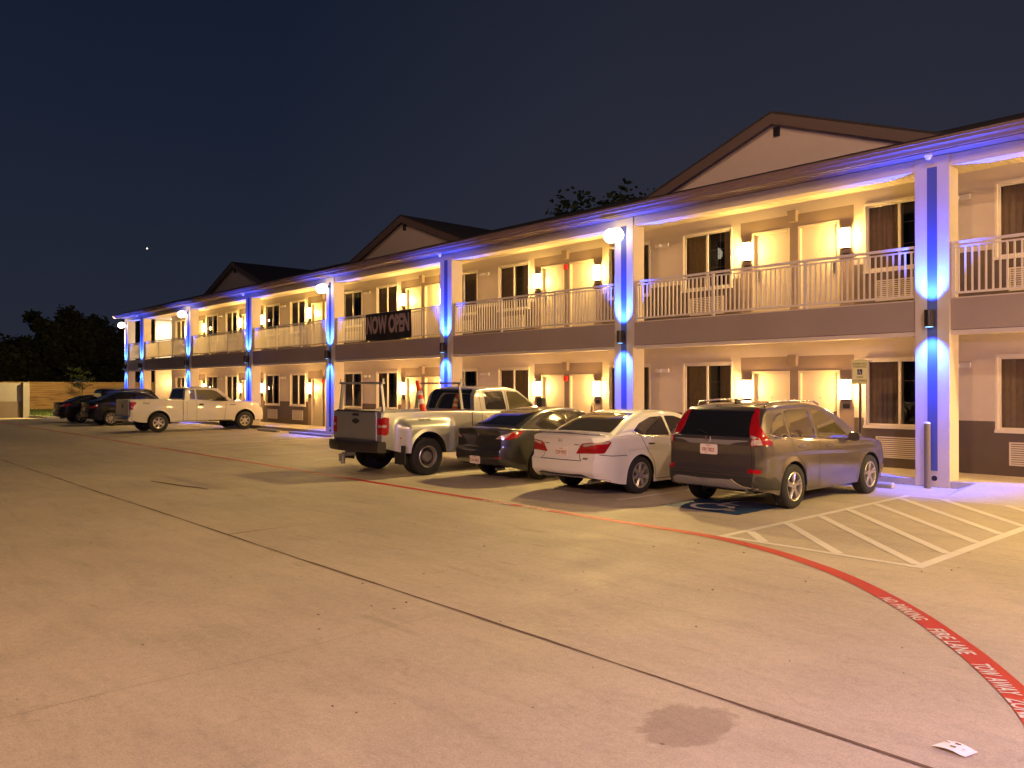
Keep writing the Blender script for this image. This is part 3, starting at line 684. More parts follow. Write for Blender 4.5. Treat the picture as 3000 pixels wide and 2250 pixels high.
# blue up/down pillar lights
nth = ['', '', '', 'the nearest right-hand pillar behind the bollard', 'the pillar between the grey SUV bay and the next left', 'the pillar at the right end of the NOW OPEN banner bay', 'the pillar at the left end of the NOW OPEN banner bay', 'the pillar beside the white pickup nose', 'the pillar above the white pickup cab', 'the second-last pillar at the far left', 'the last pillar at the far left corner']
pl0 = None
for i, x in enumerate(cols):
    xc = x + .315; loc = (xc, YF, 3.17)
    if i == 0: lb = 'cylinder up-down light on the pillar farthest right'
    else: lb = f'dark cylinder light on {nth[i + 1] if i + 1 < len(nth) else nth[-1]}'
    if i == 1: lb = 'cylinder up-down light on the pillar just beyond the right edge'
    if pl0 is None:
        pl0 = empty('pillar_light', loc, 0, lb, 'pillar light', 'cylinder up-down lights on the pillars')
        mb = MB(); mb.lathe([(.001, .155), (.078, .155), (.085, .16), (.085, -.16), (.078, -.155), (.001, -.155)], (0, -.15, 0), 'z', 24); mb.box(-.05, .05, -.09, -.0, -.09, .09); part('housing', mb, M['blackmetal'], pl0, smooth=40)
        mb = MB(); mb.cyl((0, -.15, .156), (0, -.15, .159), .07); mb.cyl((0, -.15, -.159), (0, -.15, -.156), .07); part('lens', mb, M['blue'], pl0)
    else: o = copy_tree(pl0); o.location = loc; o['label'] = lb
    for s in (-1, 1):
        l = light('SPOT', 'blue_beam', (xc, YF - .19, 3.17 + s * .175), (2300 if s > 0 else 1700), (.022, .078, 1.), None, spot_size=R(86 if s > 0 else 86), spot_blend=.95, shadow_soft_size=.04); aim(l, (0, .09, s))
# white floodlights on alternate pillars, domes on the others
fl0 = None; dm0 = None
fnames = {1: 'twin floodlight on the pillar just beyond the right edge', 3: 'glaring floodlight on the pillar left of the grey SUV bay', 5: 'glaring floodlight on the pillar left of the NOW OPEN banner', 7: 'glaring floodlight on the pillar above the white pickup', 9: 'glaring floodlight on the far left corner pillar'}
dnames = {2: 'small dome camera under the gutter above the nearest right-hand pillar', 4: 'small dome camera under the gutter right of the banner bay', 6: 'small dome camera under the gutter above the white pickup nose', 8: 'small dome camera under the gutter on the second-last left pillar'}
for i, x in enumerate(cols):
    j = i - 0
    xc = x + .25
    if i % 2 == 1 or i == len(cols) - 1:
        if i == len(cols) - 1: key = 9
        else: key = {1: 1, 3: 3, 5: 5, 7: 7}.get(i, 9)
        loc = (xc + (.0 if key != 9 else .2), YF, 5.86)
        lb = fnames[key]
        if fl0 is None:
            fl0 = empty('floodlight', loc, 0, lb, 'floodlight', 'floodlights on alternate pillars')
            mb = MB(); mb.cyl((0, 0, 0), (0, -.04, 0), .06); mb.cyl((0, -.03, 0), (0, -.2, -.02), .02); part('bracket', mb, M['blackmetal'], fl0)
            for sx in (-1, 1):
                mb = MB(); mb.cyl((sx * .03, -.16, .0), (sx * .10, -.26, -.07), .045, .085, n=20, caps=True); h_ = part('lamp_head', mb, M['blackmetal'], fl0, smooth=40)
                mb = MB(); mb.sphere((sx * .10, -.32, -.10), .185, 8); sub('glare_bulb', mb, M['flood'], h_, smooth=80)  # globe drawn oversize so its shape carries the lamp glare
        else: o = copy_tree(fl0); o.location = loc; o['label'] = lb
        l = light('SPOT', 'flood_beam', (loc[0], loc[1] - .58, loc[2] - .22), {1: 4100, 3: 2200, 5: 650, 7: 650, 9: 8500}[key], (1., .68, .22), None, spot_size=R(162 if key == 1 else 132), spot_blend=.35, shadow_soft_size=.10); aim(l, (0, -.5, -.86) if key == 1 else (0, -.80, -.60) if key != 9 else (-.9, -.22, -.30))
    else:
        key = {2: 2, 4: 4, 6: 6, 8: 8, 0: 0}[i]; loc = (x + .36, 15.82, 6.235)
        lb = dnames.get(key, 'small dome camera under the gutter on the pillar farthest right')
        if dm0 is None:
            dm0 = empty('dome_camera', loc, 0, lb, 'security camera', 'dome cameras under the gutter')
            mb = MB(); mb.lathe([(.001, 0), (.07, 0), (.075, -.05), (.06, -.07), (.001, -.07)], (0, 0, 0), 'z', 20); part('housing', mb, M['white'], dm0, smooth=50)
            mb = MB(); mb.lathe([(.055, -.07), (.05, -.10), (.03, -.125), (.001, -.13)], (0, 0, 0), 'z', 20); part('dome', mb, M['white'], dm0, smooth=60)
        else: o = copy_tree(dm0); o.location = loc; o['label'] = lb

# unseen lamp posts, added to light the near concrete and the building front
def added_lamppost(loc, label, en, colr, H=10.4, aimv=None):
    e_ = empty('added_lamp_post', loc, 0, label, 'lamp post', 'unseen lamp posts added to light the lot')
    mb = MB(); mb.cyl((0, 0, 0), (0, 0, H), .09, .06, 12); mb.cyl((0, 0, 0), (0, 0, .5), .25, .25, 16); part('pole', mb, M['blackmetal'], e_, smooth=40)
    mb = MB(); mb.box(-.25, .25, -.2, .5, H - .02, H + .1); part('lamp_head', mb, M['blackmetal'], e_, bevel=.02)
    mb = MB(); mb.box(-.2, .2, .0, .4, H - .035, H - .022); part('lens', mb, emis('added_post_lens', colr, 20), e_)
    if aimv: l = light('SPOT', 'added_post_glow', (loc[0], loc[1] + .2, H - .2), en, colr, None, spot_size=R(104), spot_blend=.9, shadow_soft_size=.2); aim(l, aimv)
    else: l = light('POINT', 'added_post_glow', (loc[0], loc[1] + .2, H - .2), en, colr, None, shadow_soft_size=.2)
added_lamppost((4.4, -1.2, 0), 'added lamp post standing unseen right of the camera', 5000, (1., .62, .34))
added_lamppost((1.9, 3.2, 0), 'added low violet-tinted lamp post, unseen just right of the frame', 1050, (.56, .36, 1.), 3.6)  # added source for violet light on the near ground, as from a blue-lit wing
added_lamppost((-1.0, -13.5, 0), 'added lamp post standing unseen behind the camera', 7600, (1., .53, .24), 10.4, (-.2, 1, -.5))
M['flood'].node_tree.nodes

# ------------------------------------------------------------------ banner, sign, bollard, wheel stops
bn = empty('banner', (-24.6, 16.18, 3.6), 0, 'black NOW OPEN banner tied to the upstairs railing', 'banner')
mb = MB(); n, m_ = 40, 10; vs = []
def bansurf(u, v): return (-1.48 + 2.96 * u, -.03 - .02 * sin(u * 9) * (1 - v) - .012 * sin(u * 23 + v * 4), 0.0 + (.98) * v + .03 * sin(u * pi) * (1 - v) * -1)
for j in range(m_ + 1):
    for i in range(n + 1): vs.append(bansurf(i / n, j / m_))
mb.add(vs, [(j * (n + 1) + i, j * (n + 1) + i + 1, (j + 1) * (n + 1) + i + 1, (j + 1) * (n + 1) + i) for j in range(m_) for i in range(n)]); part('cloth', mb, M['bannerbg'], bn, smooth=80)
vs, fs = textmesh('NOW OPEN', 1., .05); x0_ = min(v[0] for v in vs); x1_ = max(v[0] for v in vs); y0_ = min(v[1] for v in vs); y1_ = max(v[1] for v in vs)
mb = MB(); mb.add([(lambda q: (q[0], q[1] - .02, q[2]))(bansurf(.035 + .93 * (v[0] - x0_) / (x1_ - x0_), .24 + .66 * (v[1] - y0_) / (y1_ - y0_))) for v in vs], fs); part('lettering', mb, M['bannertx'], bn)
mb = MB()
for u in (0, .33, .66, 1): q = bansurf(u, 1); mb.cyl((q[0], q[1], q[2] - .03), (q[0], .06, q[2] + .02), .006)
part('tie', mb, M['white'], bn)

sg = empty('parking_sign', (-7.17, 15.55, 0), 0, 'yellowish RESERVED PARKING accessible sign on a thin steel post', 'sign')
mb = MB(); mb.box(-.022, .022, .0, .03, 0, 2.43); mb.box(-.03, .03, .006, .024, 0, .12); part('post', mb, M['steel'], sg)
mb = MB(); pts = []
for (cx, cz, a0) in ((.125, 2.385, 0), (-.125, 2.385, 90), (-.125, 1.975, 180), (.125, 1.975, 270)):
    for k in range(5): a = R(a0 + k * 22.5); pts.append((cx + .032 * cos(a), cz + .032 * sin(a)))
n = len(pts); mb.add([(p[0], -.006, p[1]) for p in pts] + [(p[0], -.001, p[1]) for p in pts], [tuple(reversed(range(n))), tuple(range(n, 2 * n))] + [(i, (i + 1) % n, n + (i + 1) % n, n + i) for i in range(n)])
pn = part('panel', mb, M['signface'], sg)
mb = MB()
def signtext(s, z, size, sx=1.):
    vs, fs = textmesh(s, size, .0015, sx=sx); mb.add([(v[0], -.008, z + v[1]) for v in vs], fs)
signtext('RESERVED', 2.335, .062); signtext('PARKING', 2.28, .062); signtext('VAN', 2.075, .06); signtext('ACCESSIBLE', 2.01, .052)
# border line
q = [(p[0] * .93, (p[1] - 2.18) * .95 + 2.18) for p in pts]; q2 = [(p[0] * .90, (p[1] - 2.18) * .93 + 2.18) for p in pts]
mb.add([(a[0], -.008, a[1]) for a in q] + [(a[0], -.008, a[1]) for a in q2], [(i, (i + 1) % n, n + (i + 1) % n, n + i) for i in range(n)])
part('lettering', mb, M['signgreen'], sg)
mb = MB(); mb.quad((-.048, -.008, 2.125), (.048, -.008, 2.125), (.048, -.008, 2.23), (-.048, -.008, 2.23)); part('symbol_panel', mb, M['signblue'], sg)
mb = MB(); wheelchair(mb, 0, 2.175, .088, lambda u, v: (u, -.010, v)); part('symbol', mb, M['signface'], sg)

bo = empty('bollard', (-6.05, 15.87, 0), 0, 'taupe steel bollard in front of the nearest right-hand pillar', 'bollard')
mb = MB(); mb.lathe([(.057, 0), (.057, 1.2)], (0, 0, 0), 'z', 24); part('post', mb, M['bollard'], bo, smooth=60)
mb = MB(); mb.lathe([(.058, 1.2), (.056, 1.215), (.042, 1.232), (.001, 1.24)], (0, 0, 0), 'z', 24); part('cap', mb, M['trim'], bo, smooth=60)

stx = [(-7.35, 'in front of the grey SUV'), (-10.1, 'in front of the white sedan'), (-12.8, 'in front of the charcoal sedan'), (-15.3, 'in front of the silver pickup'), (-17.8, 'right of the blue-lit pillar beside the silver pickup'),
       (-20.4, 'third empty stall left of the silver pickup'), (-22.9, 'beyond the silver pickup in an empty stall'), (-25.5, 'in an empty stall below the NOW OPEN banner'), (-28.0, 'beside the blue pillar below the banner'), (-29.6, 'concrete bar nearer the silver pickup of the two right of the white pickup'), (-32.5, 'concrete bar nearer the white pickup nose of the two'), (-35.9, 'in front of the white pickup'), (-43.9, 'in front of the black crossover')]
st0 = None
for x, nm in stx:
    lb = ('long ' + nm) if nm.startswith('concrete') else 'concrete wheel stop ' + nm
    loc = (x, 15.35, 0)
    if st0 is None:
        st0 = empty('wheel_stop', loc, 0, lb, 'wheel stop', 'concrete wheel stops at the head of the stalls')
        mb = MB(); pf = [(-.075, 0), (-.07, .07), (-.04, .105), (.04, .105), (.07, .07), (.075, 0)]; n = len(pf)
        mb.add([(-.9, a, b) for a, b in pf] + [(.9, a, b) for a, b in pf], [tuple(range(n)), tuple(reversed(range(n, 2 * n)))] + [(i + 1, i, n + i, n + i + 1) for i in range(n - 1)]); part('bar', mb, M['walk'], st0, bevel=.01)
        mb = MB()
        for dx in (-.6, .6): mb.cyl((dx, 0, .10), (dx, 0, .112), .02, n=10)
        part('anchor_pin', mb, M['blackmetal'], st0)
    else: o = copy_tree(st0); o.location = loc; o['label'] = lb

# ------------------------------------------------------------------ vehicles
def chaikin(p, n=2):
    # round every corner with a small fillet (radius grows with n)
    r = .045 * n; q = []; m = len(p)
    for i in range(m):
        b = Vector(p[i]); a = Vector(p[i - 1]); c = Vector(p[(i + 1) % m]); ra = min(r, (a - b).length * .42); rc = min(r, (c - b).length * .42)
        u = b + (a - b).normalized() * ra; v = b + (c - b).normalized() * rc
        for t in (0, .25, .5, .75, 1): q.append((1 - t)**2 * u + 2 * t * (1 - t) * b + t * t * v)
    return q
def wheel(root, cx, y, r, rr, wd, style, mats=('rim', 'rimdk'), spokes=5, hubz=None):
    s = -1 if y < 0 else 1; hz = hubz or r
    # tyre; y is the outer face
    yo, yi = 0, -s * wd
    mb = MB(); g = .012
    prof = [(rr, -s * .02), (rr + .012, 0 - s * .004), (r - .05, 0), (r - .015, -s * .018), (r, -s * .04)]
    k = 5; tw = wd - .08
    for i in range(k): a = -s * (.04 + tw * i / k); b = -s * (.04 + tw * (i + .8) / k); prof += [(r, a), (r, b), (r - .008, b), (r - .008, -s * (.04 + tw * (i + 1) / k))]
    prof += [(r - .015, -s * (wd - .018)), (r - .05, -s * wd), (rr, -s * wd), (rr, -s * .02)]
    mb.lathe(prof, (cx, y, hz), 'y', 40); t = part('wheel', mb, M['tyre'], root, smooth=40)
    mb = MB(); c = (cx, y, hz)
    mb.lathe([(rr + .004, -s * .012), (rr - .006, -s * .006), (rr - .022, -s * .012), (rr - .03, -s * .05), (rr - .035, -s * (wd - .03))], c, 'y', 40, 0)
    mb.lathe([(rr - .03, -s * .085), (.001, -s * .085)], c, 'y', 32, 1)
    if style == 'steel':
        mb.lathe([(rr - .03, -s * .03), (rr - .05, -s * .10), (.12, -s * .09), (.10, -s * .02), (.06, -s * .01), (.001, -s * .01)], c, 'y', 32, 0)
        for k in range(8):
            a = 2 * pi * k / 8; mb.cyl((cx + .095 * cos(a), y - s * .03, hz + .095 * sin(a)), (cx + .095 * cos(a), y - s * .005, hz + .095 * sin(a)), .011, n=8)
        for k in range(8):
            a = 2 * pi * (k + .5) / 8; mb.cyl((cx + .155 * cos(a), y - s * .1, hz + .155 * sin(a)), (cx + .155 * cos(a), y - s * .088, hz + .155 * sin(a)), .022, n=10, mi=1)
    else:
        hb = .075; mb.lathe([(hb, -s * .06), (hb * .95, -s * .022), (hb * .5, -s * .014), (.001, -s * .012)], c, 'y', 20, 0)
        offs = {'single': [(0, 0)], 'double': [(-.085, -.055), (.085, .055)], 'vee': [(-.16, -.03), (.16, .03)]}[style]
        for k in range(spokes):
            for (oa, ia) in offs:
                a1 = 2 * pi * k / spokes + oa + pi / 2; a0 = 2 * pi * k / spokes + ia * 3 + pi / 2
                ri, ro = hb * .8, rr - .02; wi = .022 if style != 'single' else .035; wo = .014 if style != 'single' else .025
                vs = []
                for (rad, a, hw_, dep) in ((ri, a0, wi, .018), (ro, a1, wo, .012)):
                    ct = Vector((cos(a), sin(a))); tn = Vector((-sin(a), cos(a)))
                    for (q, dd) in ((-hw_, dep + .012), (-hw_ * .5, dep), (hw_ * .5, dep), (hw_, dep + .012), (hw_, dep + .05), (-hw_, dep + .05)):
                        p = ct * rad + tn * q; vs.append((cx + p.x, y - s * dd, hz + p.y))
                mb.add(vs, [(i, (i + 1) % 6, 6 + (i + 1) % 6, 6 + i) for i in range(6)])
        for k in range(5): a = 2 * pi * k / 5; mb.cyl((cx + .045 * cos(a), y - s * .03, hz + .045 * sin(a)), (cx + .045 * cos(a), y - s * .013, hz + .045 * sin(a)), .007, n=6, mi=1)
    sub('rim', mb, [M[mats[0]], M[mats[1]]], t, smooth=35)
    return t

class Car:
    def __init__(s, sp, root):
        s.sp = sp; s.root = root; s.L = sp['L']; s.bv = None
    def hw(s, x):
        sp = s.sp; W = sp['W'] / 2; rr = sp.get('rr', .42); fr = sp.get('fr', .7); ra = sp.get('ra', .14); fa = sp.get('fa', .2)
        t = max(0, 1 - x / rr); u = max(0, 1 - (s.L - x) / fr)
        base = W * (1 - ra * t**2.3 - fa * u**2.2)
        return base
    def sidey(s, x, z):
        sp = s.sp; zl = s.low(x); zb = s.belt(x); t = min(1, max(0, (z - zl) / (zb - zl)))
        y = s.hw(x) * (1 - sp.get('st', .055) * (1 - t)**2.2 - sp.get('tt', .075) * t**2.6)
        zc = sp.get('crease'); 
        if zc: y += -.014 * ss(zc(x) + .01, zc(x) - .025, z) * ss(.15, .8, x) * ss(s.L - .1, s.L - .8, x)
        for (c0, c1, amt, z0, z1, rmp) in sp.get('bulges', []):
            y += amt * ss(c0, c0 + rmp, x) * ss(c1, c1 - rmp, x) * ss(z1, z0, z)
        for (cx, cz, ra_) in sp['arches']:    # lip flare round each wheel opening
            dd = sqrt((x - cx)**2 + (z - cz)**2) - ra_
            if 0 <= dd + .01 < .09: y += .014 * (1 - (dd + .01) / .09)
        return y
    def low(s, x): return s.sp['low'](x)
    def belt(s, x): return s.sp['belt'](x)
    def body(s, mat):
        sp = s.sp; L = s.L
        xs = set(); n = int(L / .04)
        for i in range(n + 1): xs.add(round(L * i / n, 4))
        for i in range(10): xs.add(round(.3 * (i / 10)**1.7, 4)); xs.add(round(L - .3 * (i / 10)**1.7, 4))
        for (cx, cz, ra) in sp['arches']:
            for k in range(25):
                a = pi * k / 24; xs.add(round(cx + ra * cos(a), 4))
        xs = sorted(x for x in xs if 0 <= x <= L); xs2 = [xs[0]]
        for x in xs[1:]:
            if x - xs2[-1] > .004: xs2.append(x)
        xs = xs2
        NS = sp.get('NS', 22); NT = 9; rings = []
        rw = sp['rear']; fw = sp['front']
        for x in xs:
            zl = s.low(x); zb = s.belt(x); z0 = zl
            for (cx, cz, ra) in sp['arches']:
                if abs(x - cx) < ra: z0 = max(z0, cz + sqrt(max(0, ra * ra - (x - cx)**2)))
            z0 = min(z0, zb - .05)
            half = []
            for i in range(NS):
                z = z0 + (zb - z0) * i / (NS - 1); half.append((s.sidey(x, z), z))
            yb = half[-1][0]; dk = sp['deck'](x)
            bed = sp.get('bed')
            if bed and bed[0] <= x <= bed[1]:
                fz = bed[2]; half += [(yb - .01, zb + .012), (yb - .03, zb + .02), (yb - .08, zb + .02), (yb - .10, zb + .01), (yb - .105, zb - .03), (yb - .11, (zb + fz) / 2), (yb - .12, fz), (yb * .4, fz), (0, fz)][:NT]
            else:
                for i in range(1, NT + 1):
                    th = pi / 2 * i / NT; half.append((yb * max(0, cos(th))**.55, zb + (dk - zb) * sin(th)**.7))
            wr = max(0, 1 - x / .55)**1.4; wf = max(0, 1 - (L - x) / .6)**1.4
            ring = []
            for (y, z) in half: ring.append((x + lerp(rw, z) * wr - lerp(fw, z) * wf, -y, z))
            for (y, z) in reversed(half[:-1]): ring.append((x + lerp(rw, z) * wr - lerp(fw, z) * wf, y, z))
            rings.append(ring)
        m = len(rings[0]); mb = MB(); vs = [v for r in rings for v in r]; fs = []
        for i in range(len(rings) - 1):
            for j in range(m - 1): fs.append((i * m + j, i * m + j + 1, (i + 1) * m + j + 1, (i + 1) * m + j))
        mb.add(vs, [tuple(reversed(f)) for f in fs])
        # end caps: strips across
        K = 12
        for end, sgn in ((0, -1), (len(rings) - 1, 1)):
            ring = rings[end]; half = ring[:m // 2 + 1]; bul = sp.get('rbulge' if end == 0 else 'fbulge', .05); cv = []
            for (x, y, z) in half:
                for k in range(K + 1):
                    u = -1 + 2 * k / K; cv.append((x + sgn * bul * (1 - u * u) * min(1, abs(y) / .5), -abs(y) * -u, z))
            q = []
            for i in range(len(half) - 1):
                for k in range(K): q.append((i * (K + 1) + k, i * (K + 1) + k + 1, (i + 1) * (K + 1) + k + 1, (i + 1) * (K + 1) + k))
            mb.add(cv, q if sgn < 0 else [tuple(reversed(f)) for f in q])
        s.bodymb = mb
        bm = MB(); bm.v = mb.v; bm.f = mb.f; bm.m = mb.m
        o = bm.build('body', mat, s.root, smooth=42); s.bodyobj = o
        return o
    def cabin(s, mat, name='cabin'):
        sp = s.sp; g0, g1 = sp['gh']; rf = sp['roof']; k = sp.get('tum', .34); n = 90
        xs = sorted({g0 + (g1 - g0) * i / n for i in range(n + 1)} | set(sp.get('ghx', [])))
        rings = []
        ins = sp.get('ghin', .03)
        for x in xs:
            zb = s.belt(x) - .03; yb = s.sidey(x, s.belt(x)) - ins; zr = max(rf(x), zb + .005); H = zr - zb
            r_ = min(.10, H * .6); ze = zr - r_; half = []
            for i in range(9):
                z = zb + (ze - zb) * i / 8; half.append((yb - k * max(0, z - zb) - .10 * max(0, z - zb)**2, z))
            ye = half[-1][0]
            for i in range(1, 11):
                th = pi / 2 * i / 10; half.append((ye * max(0, cos(th))**.45, ze + r_ * sin(th)**.9))
            rings.append([(x, -y, z) for y, z in half] + [(x, y, z) for y, z in reversed(half[:-1])])
        m = len(rings[0]); mb = MB(); vs = [v for r in rings for v in r]; fs = [(i * m + j + 1, i * m + j, (i + 1) * m + j, (i + 1) * m + j + 1) for i in range(len(rings) - 1) for j in range(m - 1)]
        fs += [tuple(range(m)), tuple((len(rings) - 1) * m + j for j in reversed(range(m)))]
        mb.add(vs, fs); s.cabmb = mb
        o = mb.build(name, mat, s.root, smooth=38)
        return o
    def bvh(s):
        v = list(s.bodymb.v); f = list(s.bodymb.f)
        if hasattr(s, 'cabmb'):
            o = len(v); v += s.cabmb.v; f += [tuple(i + o for i in q) for q in s.cabmb.f]
        s.bv = BVHTree.FromPolygons([Vector(p) for p in v], f)
    def decal(s, name, pts, mat, ang=0, off=.004, mirror=False, grid=.045, rnd=1, both=True, thick=.012, parent=None, smooth=50, mb=None):
        # pts: approximate (x, y, z) on the skin of the right-hand/rear side; ang: heading of the projection in degrees
        a = R(ang); dr = Vector((cos(a), sin(a), 0)); ex = Vector((sin(a), -cos(a), 0))
        P2 = [(Vector(p).dot(ex), p[2]) for p in pts]
        if rnd: P2 = [tuple(v) for v in chaikin([Vector((x, y)) for x, y in P2], rnd)]
        n = len(P2); us = [p[0] for p in P2]; zs = [p[1] for p in P2]
        vv = [Vector(p) for p in P2]; edges = [(i, (i + 1) % n) for i in range(n)]
        def inside(x, y):
            c = False
            for i in range(n):
                x1, y1 = P2[i]; x2, y2 = P2[(i + 1) % n]
                if (y1 > y) != (y2 > y) and x < (x2 - x1) * (y - y1) / (y2 - y1) + x1: c = not c
            return c
        u = min(us) + grid * .5
        while u < max(us):
            z = min(zs) + grid * .5
            while z < max(zs):
                if inside(u, z): vv.append(Vector((u, z)))
                z += grid
            u += grid
        # also densify the boundary
        res = delaunay_2d_cdt(vv, edges, [tuple(range(n))], 1, 1e-5)
        V2, E2, F2 = res[0], res[1], res[2]
        V3 = []; ok = []
        for q in V2:
            o = ex * q.x + Vector((0, 0, q.y)) - dr * 6
            h, nn, i_, d_ = s.bv.ray_cast(o, dr)
            if h is None: V3.append(None); continue
            if nn.dot(dr) > 0: nn = -nn
            V3.append((h, nn))
        out_ = [];
        for t in V3: out_.append(t)
        good = [f for f in F2 if all(out_[i] is not None for i in f)]
        if not good: return None
        m_ = MB() if mb is None else mb
        base = [(t[0] + t[1] * off if t else Vector((0, 0, 0))) for t in out_]; low_ = [(t[0] - t[1] * thick if t else Vector((0, 0, 0))) for t in out_]
        cnt = {}
        for f in good:
            for i in range(len(f)):
                e_ = (f[i], f[(i + 1) % len(f)]); key = tuple(sorted(e_)); cnt.setdefault(key, []).append(e_)
        rim = [v[0] for v in cnt.values() if len(v) == 1]
        nv = len(base); fs = [tuple(f) for f in good] + [(b, a_, nv + a_, nv + b) for a_, b in rim]
        m_.add(base + low_, fs)
        if mb is None:
            used = m_
            o = used.build(name, mat, None, smooth=smooth)
            if mirror:
                pass
            o.parent = parent or s.root
            r = [o]
            if mirror:
                m2 = MB(); m2.add([(v[0], -v[1], v[2]) for v in m_.v], [tuple(reversed(f)) for f in m_.f]); o2 = m2.build(name, mat, None, smooth=smooth); o2.parent = parent or s.root; r.append(o2)
            return r
        return m_
    def under(s):
        sp = s.sp; mb = MB()
        ax = [a[0] for a in sp['arches']]; W = sp['W'] / 2
        for (cx, cz, ra) in sp['arches']:
            for sg in (-1, 1):
                n = 20; ye = s.sidey(cx, cz + ra) - .012; vs = []
                for i in range(n + 1):
                    a = pi * i / n - 0; vs += [(cx + (ra + .0) * cos(a), sg * ye, cz + (ra + .0) * sin(a)), (cx + (ra - .0) * cos(a), sg * (ye - .45), cz + ra * sin(a))]
                mb.add(vs, [(2 * i, 2 * i + 2, 2 * i + 3, 2 * i + 1) for i in range(n)])
                mb.add([(cx + ra * cos(pi * i / n), sg * (ye - .45), cz + ra * sin(pi * i / n)) for i in range(n + 1)] + [(cx - ra, sg * (ye - .45), .22), (cx + ra, sg * (ye - .45), .22)], [tuple(range(n + 3))])
        zl = sp.get('floor', .22)
        mb.box(.5, s.L - .25, -W * .5, W * .5, zl + .03, zl + .25); a0, a1 = ax[0] + sp['arches'][0][2], ax[1] - sp['arches'][1][2]
        mb.box(a0, a1, -W * .92, W * .92, zl + .02, zl + .14); mb.box(.45, ax[0] - sp['arches'][0][2], -W * .8, W * .8, zl + .10, zl + .2); mb.box(ax[1] + sp['arches'][1][2], s.L - .15, -W * .8, W * .8, zl, zl + .12)
        mb.cyl((ax[0], -W * .8, sp['arches'][0][1]), (ax[0], W * .8, sp['arches'][0][1]), .045); mb.cyl((ax[1], -W * .8, sp['arches'][1][1]), (ax[1], W * .8, sp['arches'][1][1]), .045)
        part('underbody', mb, M['plastic'], s.root)
    def seam(s, name, path, ang=90, wd=.011, mirror=True, mat='plastic', off=.003):
        # thin dark shut line along a polyline
        a = R(ang); ex = Vector((sin(a), -cos(a), 0)); m_ = MB(); pp = []
        dr = Vector((cos(a), sin(a), 0))
        for p, q in zip(path, path[1:]):
            p = Vector(p); q = Vector(q); k = max(2, int((q - p).length / .04))
            for i in range(k): pp.append(p.lerp(q, i / k))
        pp.append(Vector(path[-1])); vs = []
        for i, p in enumerate(pp):
            t = (pp[min(i + 1, len(pp) - 1)] - pp[max(0, i - 1)]); u, z = t.dot(ex), t.z; l = sqrt(u * u + z * z) or 1; nu, nz_ = -z / l, u / l
            for sgn in (1, -1):
                o = ex * (p.dot(ex) + sgn * nu * wd / 2) + Vector((0, 0, p.z + sgn * nz_ * wd / 2)) - dr * 6
                h, nn, i_, d_ = s.bv.ray_cast(o, dr)
                if h is None: h = Vector((0, 0, 0)); nn = dr
                if nn.dot(dr) > 0: nn = -nn
                vs.append(h + nn * off)
        fs = [(2 * i, 2 * i + 1, 2 * i + 3, 2 * i + 2) for i in range(len(pp) - 1)]; m_.add(vs, fs)
        o = m_.build(name, M[mat], None); o.parent = s.bodyobj
        if mirror:
            m2 = MB(); m2.add([(v[0], -v[1], v[2]) for v in vs], [tuple(reversed(f)) for f in fs]); o = m2.build(name, M[mat], None); o.parent = s.bodyobj
    def rearpt(s, y, z):
        h, n, i, dd = s.bv.ray_cast(Vector((-5, y, z)), Vector((1, 0, 0))); return h
    def rtext(s, name, txt, y, z, size, mat, off=.004, sx=1., parent=None, offset=.002):
        # text readable from behind: +text x runs towards the right-hand side (-y)
        vs, fs = textmesh(txt, size, offset, sx=sx); h = s.rearpt(y, z) or Vector((0, 0, 0)); mb = MB()
        o_ = []
        for v in vs:
            q = s.rearpt(y - v[0], z + v[1]) or h; o_.append((q.x - off, y - v[0], z + v[1]))
        mb.add(o_, fs); o = mb.build(name, mat, None); o.parent = parent or s.root; return o
    def stext(s, name, txt, x, z, size, mat, off=.004, parent=None, sx=1.):
        vs, fs = textmesh(txt, size, .002, sx=sx); mb = MB(); o_ = []
        for v in vs:
            h, n, i, dd = s.bv.ray_cast(Vector((x + v[0], -5, z + v[1])), Vector((0, 1, 0))); o_.append((x + v[0], (h.y if h else -1) - off, z + v[1]))
        mb.add(o_, fs); o = mb.build(name, mat, None); o.parent = parent or s.root; return o
    def plate(s, y, z, txt, w_=.305, h_=.155, state='TEXAS', off=.012):
        q = s.rearpt(y, z); q1 = s.rearpt(y, z - h_ / 2); q2 = s.rearpt(y, z + h_ / 2); x = min(q.x, q1.x, q2.x) - off; pts = []
        for (cy, cz, a0) in ((w_ / 2 - .02, h_ / 2 - .02, 0), (-w_ / 2 + .02, h_ / 2 - .02, 90), (-w_ / 2 + .02, -h_ / 2 + .02, 180), (w_ / 2 - .02, -h_ / 2 + .02, 270)):
            for k in range(4): a = R(a0 + 30 * k); pts.append((cy + .02 * cos(a), cz + .02 * sin(a)))
        n = len(pts); mb = MB(); mb.add([(x, y + p[0], z + p[1]) for p in pts] + [(x + .02, y + p[0], z + p[1]) for p in pts], [tuple(range(n)), tuple(reversed(range(n, 2 * n)))] + [(i, n + i, n + (i + 1) % n, (i + 1) % n) for i in range(n)])
        pl_ = mb.build('licence_plate', M['plate'], s.root)
        mb = MB(); vs, fs = textmesh(txt, .085, .0015, sx=.75); mb.add([(x - .002, y - v[0], z - .012 + v[1]) for v in vs], fs)
        vs, fs = textmesh(state, .026, .0005); mb.add([(x - .002, y - v[0], z + h_ / 2 - .022 + v[1]) for v in vs], fs)
        o = mb.build('plate_lettering', M['plateink'], None); o.parent = pl_
